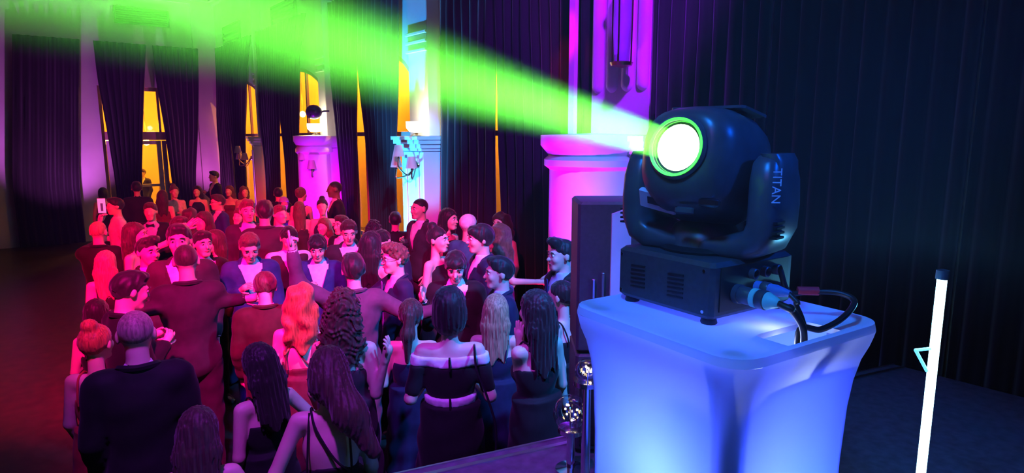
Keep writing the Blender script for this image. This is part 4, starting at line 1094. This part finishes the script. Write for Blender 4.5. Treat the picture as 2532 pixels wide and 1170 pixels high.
        if P['extra'] == 'bands':
            wm = m_cloth('white')
            me = field_mesh('white_band', torso(.018) + arms(.018, .25), .013, cuts=[lambda X, Y, Z: Z - 1.385 - .1 * np.maximum(0, np.abs(X) - .12), lambda X, Y, Z: 1.325 + .1 * np.maximum(0, np.abs(X) - .12) - Z]); link('shoulder_band', me, wm, dr)
            me = field_mesh('white_band', torso(.030), .013, cuts=[lambda X, Y, Z: Z - 1.165, lambda X, Y, Z: 1.115 - Z]); link('waist_band', me, wm, dr)
            for z0, z1, y in ((1.325, 1.392, .122), (1.11, 1.17, .124)): MB().box(-.005, .005, y - .03, y + .003, z0, z1).build('seam', cl, dr, False)
    for q in (-1, 1):
        o = link('shoe', small_meshes()['shoe'], M_SHOE, root); o.location = (q * .105, .01, .002); o.rotation_euler.z = q * .1
    # --- head: hair, face
    hm = Matrix.Translation(Vector(hcw)) @ Rh.to_4x4()
    if P['hair']:
        o = link('hair', hair_mesh(P['hair'], lod), m_hair(P['hc']), root); o.matrix_local = hm
    if abs(((P['face'] + P['hy'] + 180) % 360) - 180) < 115 and lod < 2:
        sm = small_meshes()
        for q in (-1, 1):
            o = link('eye', sm['eye'], None, root); o.matrix_local = hm @ Matrix.Translation((q * .031, -.0815, .004))
            o = link('eyebrow', sm['brow'], m_hair(P['hc']), root); o.matrix_local = hm @ Matrix.Translation((q * .033, -.0955, .026)) @ Matrix.Rotation(q * .12, 4, 'Z')
        o = link('lips', sm['lips'], M_LIP, root); o.matrix_local = hm @ Matrix.Translation((0, -.0965, -.063))
    if P['extra'] == 'glasses':
        o = link('glasses', small_meshes()['glasses'], M_RUBBER, root); o.matrix_local = hm
    if P['extra'] in ('beanie', 'cap'):
        pr = [ellips((0, .016, .040), (.090, .110, .092), .03)]
        me = field_mesh('beanie', pr, .010, cuts=[lambda X, Y, Z: -(Z - .01 + .35 * Y) / 1.06], disp=lambda X, Y, Z: .002 * np.sin(40 * np.arctan2(X, Y)))
        o = link('beanie', me, m_cloth('white' if P['extra'] == 'beanie' else 'sky'), root); o.matrix_local = hm
    P['root'] = root; P['hands'] = (AL, AR)
    return root

# ---- who stands where: image column and row of the head, height, facing (0 = towards the stage, 180 = away, 90 = image right)
V = lambda *a: a
# far row along the end wall and the windows
person(255, 478, 1.66, 170, 'f', 'bob', 'k', 'dress_sleeveless', 'black', 'dark-haired woman at the far left in front of the end wall, seen from behind', 'down', 'down')
person(338, 466, 1.84, 178, 'm', 'short', 'k', 'suit', 'black', 'tall man in black suit before the french doors, back to the stage', 'relax', 'relax', skin=1)
person(402, 486, 1.64, 165, 'f', 'long', 'b', 'dress_sleeveless', 'wine', 'long-haired woman beside the tall man before the french doors', 'relax', 'bent')
person(431, 474, 1.70, 12, 'f', 'bun', 'm', 'top', 'pink', 'woman in a pale pink top facing the stage below the right door curtain', 'relax', 'bent')
person(488, 473, 1.66, -15, 'f', 'long', 'k', 'dress_sleeveless', 'navy', 'dark-haired woman looking over from beneath the end-wall curtain', 'relax', 'relax')
person(530, 436, 1.86, -70, 'm', 'short', 'k', 'suit', 'black', 'tall man in dark suit turned left against the corner pilaster', 'relax', 'chest')
person(568, 472, 1.66, -25, 'f', 'long', 'm', 'dress_strapless', 'wine', 'woman with brown hair in front of the corner curtains', 'relax', 'relax')
person(604, 474, 1.66, 15, 'f', 'wavy', 'm', 'top', 'rose', 'woman in a light rosy top beneath the lilac pillar', 'relax', 'bent')
person(540, 500, 1.78, -70, 'm', 'short', 'b', 'suit', 'blue', 'man with glasses and blue suit looking left in the back rows', 'relax', 'relax', extra='glasses')
person(704, 480, 1.80, 175, 'm', 'short', 'k', 'suit', 'black', 'dark-haired man facing away in front of the narrow orange slit', 'relax', 'relax')
person(744, 481, 1.70, 150, 'f', 'updo', 'm', 'dress_straps', 'plum', 'woman with pinned-up brown hair below the ball speaker', 'relax', 'bent')
person(797, 511, 1.68, -2, 'f', 'bun', 'k', 'dress_sleeveless', 'navy', 'smiling woman with top bun facing the stage before the purple column', 'dance', 'relax')
person(845, 468, 1.90, -85, 'm', 'buzz', 'k', 'suit', 'black', 'tall dark-skinned man in black suit right of the purple column', 'relax', 'relax', skin=3)
person(702, 503, 1.66, 10, 'f', 'bob', 'b', 'dress_straps', 'teal', 'woman wearing a pale blue knitted hat in the back rows', 'relax', 'relax', extra='cap')
person(748, 516, 1.66, 178, 'f', 'straight', 'm', 'dress_straps', 'plum', 'woman with long straight brown hair, back turned, left of the smiling woman', 'relax', 'relax')
person(985, 546, 1.78, 176, 'm', 'short', 'k', 'suit', 'black', 'dark-haired man facing away at the foot of the blue pillar', 'relax', 'relax')
person(1055, 516, 1.84, -55, 'm', 'buzz', 'k', 'suit', 'char', 'man with cropped hair turned left in front of the blue pillar', 'relax', 'chest', skin=1)
person(1100, 542, 1.68, 55, 'f', 'long', 'k', 'dress_sleeveless', 'black', 'long-haired woman looking right beside the wide black curtain', 'relax', 'bent')
person(1173, 559, 1.74, 150, 'm', None, 'k', 'top', 'teal', 'person in white beanie and teal top before the wide black curtain', 'relax', 'bent', extra='beanie')
person(1256, 552, 1.70, -35, 'f', 'wavy', 'b', 'dress_straps', 'plum', 'dark wavy-haired woman right below the yellow window slit', 'relax', 'relax')
# second and third rows
person(287, 510, 1.80, -78, 'm', 'short', 'k', 'shirt', 'white', 'man in bright white shirt turned left, near the left edge', 'relax', 'bent')
person(373, 523, 1.78, -15, 'm', 'short', 'b', 'suit', 'black', 'young man with black bow tie in the left back rows', 'relax', 'relax', tie='bow', shirt='sky')
person(470, 536, 1.72, 165, 'f', 'wavy', 'b', 'dress_straps', 'wine', 'woman with big dark wavy hair seen from behind, left of centre', 'relax', 'relax')
person(505, 546, 1.68, -55, 'f', 'long', 'b', 'dress_sleeveless', 'black', 'woman looking left beside the wavy dark hair', 'relax', 'bent')
person(590, 534, 1.70, -30, 'f', 'long', 'm', 'dress_straps', 'plum', 'brown-haired woman tilted left behind the man in blue suit', 'relax', 'bent', hr=10)
person(612, 521, 1.82, 8, 'm', 'short', 'm', 'suit', 'char', 'man facing the stage behind the brown-haired woman, left of centre', 'relax', 'relax')
person(646, 526, 1.86, 172, 'm', 'short', 'k', 'suit', 'char', 'man with white collar seen from behind, left of centre', 'relax', 'relax')
person(690, 530, 1.78, 35, 'm', 'short', 'm', 'shirt', 'sky', 'man in light blue shirt beside the white-collared back', 'relax', 'relax')
person(802, 560, 1.68, -30, 'f', 'long', 'm', 'dress_straps', 'plum', 'woman with long brown hair behind the hand-on-chest young man', 'relax', 'relax')
person(846, 556, 1.74, -45, 'm', 'short', 'b', 'suit', 'black', 'man half hidden behind the broad-lapelled dancer, looking left', 'relax', 'relax')
person(924, 570, 1.74, 172, 'f', 'curly', 'k', 'dress_straps', 'black', 'woman with dark curly hair and her back turned, below the blue folds', 'relax', 'relax')
person(1080, 592, 1.72, 60, 'f', 'bun', 'k', 'dress_sleeveless', 'black', 'woman in sleeveless black dress with bare bent arm, looking right', 'relax', 'bent')
person(1199, 590, 1.82, -75, 'm', 'fringe', 'k', 'suit', 'navy', 'man with dark fringe in navy suit looking left, under the beanie', 'relax', 'bent')
person(1250, 586, 1.74, -125, 'f', 'wavy', 'm', 'dress_straps', 'violet', 'woman with long wavy hair in violet dress stretching her bare arm right', V((.75, .1, -.6), (1, .15, .02)), 'relax')
person(1391, 630, 1.80, -62, 'm', 'quiff', 'k', 'suit', 'black', 'young man with dark quiff and blue tie beside the loudspeaker', 'relax', 'relax', tie='blue', shirt='sky')
# left cluster
person(243, 574, 1.80, 155, 'm', 'buzz', 'l', 'suit', 'black', 'man with cropped fair hair at the left edge holding up a phone', V((.45, -.75, .12), (.18, -.1, 1)), 'relax', hand='hold')
person(262, 650, 1.70, 165, 'f', 'long', 'l', 'dress_straps', 'black', 'woman with long fair hair at the left edge, back to the stage', 'relax', 'dance')
person(332, 580, 1.74, 68, 'f', 'long', 'b', 'dress_strapless', 'wine', 'woman with long brown hair raising her bare arm to the right', V((.75, .15, .30), (.75, .05, .62)), 'relax', hand='open')
person(443, 562, 1.78, 35, 'm', 'short', 'b', 'suit', 'black', 'short-haired man looking right under the raised bare arm', 'relax', 'relax')
person(428, 594, 1.76, -8, 'm', 'short', 'k', 'suit', 'char', 'man facing the stage directly behind the bow-tied quiff', 'relax', 'relax')
person(379, 622, 1.80, 32, 'm', 'quiff', 'k', 'suit', 'black', 'young man with black quiff and bow tie, pale blue shirt', 'relax', 'relax', tie='bow', shirt='sky')
person(492, 602, 1.78, 20, 'm', 'short', 'k', 'suit', 'black', 'man just behind the outstretched-arm dancer, red-lit face', 'relax', 'relax')
person(532, 596, 1.70, -75, 'f', 'straight', 'b', 'dress_straps', 'navy', 'woman with straight dark hair looking left in navy straps', 'relax', 'bent')
person(616, 608, 1.82, 4, 'm', 'short', 'm', 'suit', 'blue', 'man in blue suit and open white shirt looking down', 'relax', 'chest', hp=26)
person(711, 588, 1.84, 14, 'm', 'short', 'k', 'vest', 'char', 'man in dark waistcoat and white shirt looking down', 'relax', 'relax', hp=24, tie='navy')
person(786, 611, 1.74, -4, 'm', 'fringe', 'k', 'suit', 'blue', 'young man with black fringe holding his hand to his chest', 'relax', 'chest', hp=18, hand='hold')
person(870, 572, 1.86, 2, 'm', 'short', 'b', 'suit', 'char', 'man in dark suit with wide open pink-white shirt front', 'relax', 'relax', hp=16)
person(926, 606, 1.70, 150, 'f', 'long', 'k', 'dress_sleeveless', 'black', 'dark long-haired woman turned away left of the man with tilted head', 'relax', 'bent')
person(966, 596, 1.80, -32, 'm', 'short', 'k', 'suit', 'navy', 'man with lowered tilted head behind the man in glasses', 'relax', 'relax', hp=30, hr=-12)
person(996, 640, 1.78, -72, 'm', 'curlytop', 'm', 'suit', 'navy', 'man in glasses with curly hair in profile, lilac shirt and navy suit', 'relax', V((-.75, .2, -.45), (-.95, .1, .12)), extra='glasses', shirt='pink', tie='violet')
person(1143, 656, 1.78, -2, 'm', 'fringe', 'k', 'suit', 'black', 'young man in suit and tie looking down with one hand raised', 'relax', V((-.2, .12, -1), (-.12, .45, .9)), hp=22, tie='char', hand='open')
person(1246, 674, 1.76, -78, 'm', 'short', 'k', 'suit', 'navy', 'young man in navy suit and blue collar in left profile', 'relax', 'relax', shirt='sky')
# dancers nearest the stage
person(460, 648, 1.88, 178, 'm', 'buzz', 'b', 'suit', 'plum', 'broad man in plum suit from behind, both arms stretched out sideways', V((1, .05, -.30), (1, .12, .02)), V((-1, .05, -.25), (-1, .1, -.05)), hp=8, fix=True)
person(247, 776, 1.72, 160, 'f', 'bob', 'k', 'dress_straps', 'black', 'black-haired woman at the left edge with one hand lifted', 'chest', V((.2, .25, -.9), (.35, .2, .8)), hand='open')
person(306, 722, 1.78, 110, 'm', 'short', 'k', 'suit', 'black', 'man leaning right at the left edge, one pink cuff showing', 'chest', 'chest', hp=14)
person(655, 716, 1.70, 176, 'm', 'short', 'm', 'suit', 'maroon', 'brown-haired man in maroon jacket bowing under the outstretched arm', 'relax', 'relax', hp=26)
person(874, 668, 1.84, 186, 'm', 'short', 'k', 'suit', 'grey', 'man in grey-violet suit from behind raising a two-finger sign', V((-.55, .25, .45), (-.12, .1, 1)), V((.8, .1, -.5), (.9, .25, .25)), hand='rock')
person(744, 744, 1.70, 174, 'f', 'wavy', 'r', 'dress_open', 'wine', 'woman with long red hair and bare back', 'relax', 'relax')
person(848, 766, 1.70, 164, 'f', 'curly', 'b', 'dress_strapless', 'plum', 'woman with brown curls and bare shoulders, elbow bent right', 'relax', V((.10, .10, -1), (.22, .25, .9)))
person(1008, 780, 1.66, 174, 'f', 'pony', 'b', 'dress_strapless', 'navy', 'woman with ponytail in strapless navy dress, bare back', V((-.22, .1, -1), (.1, -.6, .1)), 'bent', fix=True)
person(1127, 764, 1.82, 178, 'f', 'bob', 'k', 'dress_off', 'black', 'woman in off-shoulder black dress with two white bands, seen from behind', V((-.26, .1, -1), (.25, -.8, .0)), V((.26, .1, -1), (-.25, -.8, .0)), extra='bands', fix=True)
person(1234, 768, 1.6, 176, 'f', 'straight', 'l', 'dress_straps', 'navy', 'woman with long straight blonde hair in navy dress, arm hanging', 'relax', V((.28, .08, -1), (.12, .02, -1)), fix=True)
person(1311, 768, 1.72, -140, 'f', 'long', 'k', 'dress_straps', 'black', 'dark long-haired woman turned left holding one arm up', V((.05, -.35, -.6), (-.04, .0, 1)), 'relax', hand='open')
person(1374, 732, 1.74, -118, 'f', 'updo', 'k', 'dress_straps', 'black', 'woman with pinned-up dark hair next to the plinth, arm hanging', V((.25, .1, -1), (.1, .05, -1)), 'relax')
person(344, 830, 1.80, 176, 'm', 'buzz', 'g', 'suit', 'black', 'man with grey cropped hair in black suit, large in the left foreground', 'relax', 'relax', hp=6, fix=True)
person(244, 850, 1.66, 150, 'f', 'bun', 'r', 'dress_straps', 'red', 'red-haired woman in red dress at the left edge foreground', 'relax', 'relax')
person(664, 905, 1.66, -150, 'f', 'long', 'k', 'dress_straps', 'black', 'woman with glossy black hair and black dress in the foreground', 'relax', 'hip', hp=12)
person(504, 1078, 1.62, 172, 'f', 'long', 'b', 'dress_straps', 'black', 'woman with long dark hair at the bottom edge, bare arm showing', V((-.5, .1, -.9), (-.1, -.2, -1)), V((.45, .1, -.9), (.3, .45, -.2)), hp=16)
person(796, 930, 1.68, 176, 'f', 'swept', 'b', 'dress_open', 'black', 'woman with crossed black straps over her bare back, hair swept right', V((-.45, .12, -.95), (-.15, -.1, -1)), 'relax', hp=20, lean=(0, .0), fix=True)
# guests out in the foyer
for px_, H_, f_, sx_, hs_, c_, lb in ((287, 1.80, 60, 'm', 'buzz', 'black', 'man in black suit out in the foyer at the left door curtain'), (352, 1.76, -40, 'm', 'short', 'char', 'guest in the foyer under the bright pendant lamp'), (408, 1.70, 30, 'f', 'bun', 'wine', 'guest in the foyer seen through the right door leaf')):
    q = on_y(px_, 430, 21.2 + .3 * (px_ % 3)); person(px_, 430, H_, f_, sx_, hs_, 'b', 'suit' if sx_ == 'm' else 'dress_straps', c_, lb, pos=q)

def place():
    st = [p for p in PEOPLE if p['pos'] is None]
    for p in PEOPLE:
        if p['pos'] is not None: p['P'] = Vector((p['pos'].x, p['pos'].y, 0))
        p['H0'] = p['H']
    def at(p, H, dx=0):
        zc = H / 1.75 * (1.635 - .0009 * abs(p['hp'])); q = on_z(p['px'] + dx, p['py'], zc)
        return q
    for p in st: p['P'] = at(p, p['H'])
    def cost(p, H, dx):
        q = at(p, H, dx); c = ((H - p['H0']) / .12) ** 2 * .012 + (dx / 14) ** 2 * .02
        for o in st:
            if o is p: continue
            d = math.hypot(q.x - o['P'].x, q.y - o['P'].y)
            if d < .62: c += (.62 - d) ** 2 * 14
        e = (q - EA).dot(-NB)
        if e < .32: c += (.32 - e) ** 2 * 60
        if q.x > WX - .90: c += (q.x - WX + .90) ** 2 * 60
        if 3.3 < q.y < 5.7 and q.x > WX - 1.45: c += (q.x - WX + 1.45) ** 2 * 60
        if PIL['b'][0] - .6 < q.y < PIL['b'][1] + .3 and q.x > WX - 1.15: c += (q.x - WX + 1.15) ** 2 * 60
        if q.y > WY - .5: c += (q.y - WY + .5) ** 2 * 40
        return c
    for it in range(16):
        for p in st:
            lo, hi = (1.64, 1.97) if p['sex'] == 'm' else (1.53, 1.84)
            if p['fix']: lo, hi = p['H0'] - .03, p['H0'] + .03
            cand = [(lo + (hi - lo) * k / 16, dx) for k in range(17) for dx in (-16, -8, 0, 8, 16)]
            H, dx = min(cand, key=lambda t: cost(p, *t))
            p['H'] = H; p['P'] = at(p, H, dx)
place()
for p in PEOPLE: build_person(p)

# ---- things people hold or wear over the shoulder
def holder(key): return next(p for p in PEOPLE if key in p['label'])
# phone held up at the left edge
pw_ = holder('holding up a phone'); S_, E_, Wr_, d_h = pw_['hands'][0]
phr = tag(empty('phone', (0, 0, 0), R(-YAW) + R(12)), 'lit phone held up by the fair-haired man at the left edge', 'phone')
rp_ = pw_['root']; sc0 = pw_['H'] / 1.75
phr.location = Vector((rp_.location.x, rp_.location.y, 0)) + Matrix.Rotation(rp_.rotation_euler.z, 3, 'Z') @ (Vector(Wr_ + d_h * .20) * sc0)
MB().box(-.045, .045, -.005, .005, -.09, .09, .003).build('case', M_BLACKP, phr)
MB().box(-.041, .041, -.0065, -.005, -.083, .083).build('screen', mat('phone_screen', (.5, .4, .6), .2, emit=(.75, .25, .65), strength=.8, noise=0), phr, False)
MB().box(-.012, .014, -.0075, -.0064, -.06, .03).build('screen_picture', mat('phone_picture', (.05, .02, .08), .3, emit=(.12, .03, .16), strength=.5, noise=0), phr, False)
# small black handbag of the woman with the white bands
hb = holder('two white bands'); rt = hb['root']; mw = rt.matrix_basis
bag = tag(empty('handbag', mw @ Vector((-.19, .27, .76)), rt.rotation_euler.z), 'small black handbag on a long strap of the woman with white bands', 'bag')
MB().box(-.07, .07, -.03, .03, 0, .15, .012).build('pouch', m_cloth('black'), bag)
MB().box(-.072, .072, -.034, .034, .10, .155, .01).build('flap', mat('bag_leather', (.012, .012, .018), .3), bag)
MB().lathe([(.012, 0), (.012, .006), (0, .008)], n=10).xf(Matrix.Rotation(R(90), 4, 'X')).xf(Matrix.Translation((0, .034, .11))).xf(Matrix.Rotation(math.pi, 4, 'Z')).build('clasp', M_CHROME, bag)
sc_ = hb['H'] / 1.75
bl_ = [(-.05, 0, .14), (-.05, -.03, .33), (.0, -.07, .50), (.05, -.12, .62), (.06, -.19, .705), (.06, -.27, .715), (.06, -.35, .66)]
sb = [Vector(p) for p in bl_]
MB().tube(smoothpath(sb, 5), .007, 6).build('strap', mat('bag_leather', (.012, .012, .018), .3), bag)
MB().tube([(.06, .0, .02), (.075, .01, -.06), (.08, .01, -.14)], [.006, .005, .003], 6).build('tassel', M_CHROME, bag)

# ================================================================== loudspeaker, light tube, globes
sp_n = at_depth(1432, 700, 3.75); sp_n.z = STAGE_Z
spk = tag(empty('loudspeaker', W2(.40 + .26, 3.62 + .2, STAGE_Z), R(-YAW)), 'tall black loudspeaker cabinet standing behind the plinth', 'speaker')
def zpix(py, d):
    dy = (585 - py) / F; return CAMZ + (-sP + dy * cP) * d / (cP + dy * sP)
d_ = 2.80; xl = (1431 - 1266) / F * d_ * 1.0
zt = zpix(500, d_)
spk.location = W2(xl + .21, d_ + .165, STAGE_Z)
MB().box(-.21, .21, -.16, .16, 0.02, .50, .012).build('bass_cabinet', M_BLACKM, spk, angle=30)
MB().box(-.21, .21, -.16, .16, .51, zt - STAGE_Z, .012).build('top_cabinet', M_BLACKM, spk, angle=30)
MB().box(-.19, .19, -.168, -.159, .05, .47, .004).build('bass_grille', M_RUBBER, spk, angle=30)
for x, z0, z1 in ((-.135, .76, .86), (-.093, .77, .89), (-.052, .76, .86)):
    MB().box(x - .007, x + .007, -.174, -.159, z0, z1, .003).build('handle_bar', M_ALU, spk, angle=30)
MB().box(-.10, -.083, -.170, -.159, .69, .73, .003).build('input_plate', M_ALU, spk, angle=30)
MB().box(-.01, .16, -.169, -.159, .74, .87, .004).build('rear_panel', M_RUBBER, spk, angle=30)
for sx in (-.17, .17):
    for sy in (-.12, .12): MB().lathe([(.025, 0), (.025, .02), (0, .02)], (sx, sy, 0), 10).build('rubber_foot', M_RUBBER, spk)
bd = tag(empty('white_panel', W2((1534 - 1266) / F * 2.55, 2.55, STAGE_Z), R(-YAW)), 'narrow white panel standing between loudspeaker and moving head', 'panel')
zb = zpix(512, 2.55) - STAGE_Z
MB().add([(-.03, 0, 0), (.05, 0, 0), (.05, 0, zb), (-.03, 0, zb - .03), (-.03, .02, 0), (.05, .02, 0), (.05, .02, zb), (-.03, .02, zb - .03)], [(0, 1, 2, 3), (7, 6, 5, 4), (0, 4, 5, 1), (1, 5, 6, 2), (2, 6, 7, 3), (3, 7, 4, 0)]).build('board', M_WHITE, bd, False)
MB().box(-.05, .06, -.05, .07, 0, .03, .005).build('foot', M_BLACKM, bd, angle=30)

tb = at_depth(2322, 760, 2.05)
tube = tag(empty('light_tube', (tb.x, tb.y, STAGE_Z)), 'bright white-blue light tube standing upright at the right edge', 'light tube')
M_TUBE = mat('lit_tube', (.8, .95, 1), .4, emit=(.45, .85, 1.0), strength=6, noise=0)
ztt = zpix(690, 2.05) - STAGE_Z
MB().lathe([(0, .06), (.017, .06), (.015, .07), (.015, ztt), (.017, ztt + .005), (0, ztt + .008)], n=16).build('tube', M_TUBE, tube)
MB().lathe([(.12, 0), (.12, .012), (.03, .02), (.022, .06), (0, .06)], n=20).build('base', M_BLACKM, tube)
MB().lathe([(.02, ztt), (.02, ztt + .03), (0, ztt + .035)], n=16).build('end_cap', M_BLACKP, tube)
v = [at_depth(2303, 862, 2.05), at_depth(2264, 866, 2.05), at_depth(2292, 918, 2.05)]
tt = tube.location
vv = [p - Vector((tb.x, tb.y, STAGE_Z)) for p in v]
M_NEON = mat('lit_neon', (.5, .85, 1), .4, emit=(.12, .55, .9), strength=1.6, noise=0)
MB().tube(smoothpath([vv[0], vv[0].lerp(vv[1], .5), vv[0].lerp(vv[1], .92), vv[1], vv[1].lerp(vv[2], .1), vv[1].lerp(vv[2], .5), vv[2]], 4), .0055, 8).build('neon_arrow', M_NEON, tube)
lamp('POINT', 'tube_glow', Vector((tb.x, tb.y, STAGE_Z + .9)) + W2(-.06, .02), 6, (.1, .55, 1.0), shadow_soft_size=.03)

M_GLOBE = glass_mat('globe_glass', (.85, .88, 1), .22)
M_GLINT = mat('glint_bulb', (1, .8, .5), .4, emit=(1, .72, .35), strength=9, noise=0)  # glow of tiny bulbs put in for the warm reflections of the globes
def globe(px, py, d, r, stand, label, seed):
    c = at_depth(px, py, d); rnd = random.Random(seed)
    root = tag(empty('glass_globe', (c.x, c.y, STAGE_Z)), label, 'globe lamp', 'glass globes on the stage edge')
    cz = c.z - STAGE_Z
    MB().lathe([(r * math.sin(math.pi * k / 16) + 1e-4, cz - r * math.cos(math.pi * k / 16)) for k in range(17)], n=28).build('globe', M_GLOBE, root, angle=180)
    MB().lathe([(.07, 0), (.07, .012), (.02, .02), (.018, cz - r - .02), (.06, cz - r - .005), (.06, cz - r + .015), (0, cz - r + .018)], n=20).build('stand', M_CHROME, root)
    MB().tube([(0, 0, cz - r + .01), (0, 0, cz + .02)], .006, 8).build('stem', M_CHROME, root)
    for k in range(7):
        v_ = Vector((rnd.gauss(0, 1), rnd.gauss(0, 1), rnd.gauss(0, .7))).normalized() * r * rnd.uniform(.25, .55)
        MB().lathe([(0, -.005), (.0045, -.003), (.0045, .003), (0, .006)], (v_.x, v_.y, cz + v_.z), 8).build('glint_bulb', M_GLINT, root)
globe(1413, 1022, 2.66, .083, .05, 'clear glass globe with tiny added warm glints low beside the plinth', 3)
globe(1452, 918, 2.5, .052, .3, 'smaller glass globe on a tall stand, mostly hidden behind the plinth', 5)

# ================================================================== haze hanging in the hall
HZ = bpy.data.materials.new('thin_haze'); HZ.use_nodes = True
nt = HZ.node_tree; nt.nodes.remove(nt.nodes['Principled BSDF'])
vs_ = nt.nodes.new('ShaderNodeVolumeScatter'); vs_.inputs['Density'].default_value = HAZE_DENSITY; vs_.inputs['Anisotropy'].default_value = 0.0
nt.links.new(vs_.outputs[0], nt.nodes['Material Output'].inputs['Volume'])
hz = MB().box(-4.5, 1.6, -2.6, 2.3, 2.32, 4.3).build('haze', HZ, smooth=False)
hz.rotation_euler.z = R(-YAW)
tag(hz, 'thin haze drifting at head height across the front of the stage', 'haze', kind='stuff')
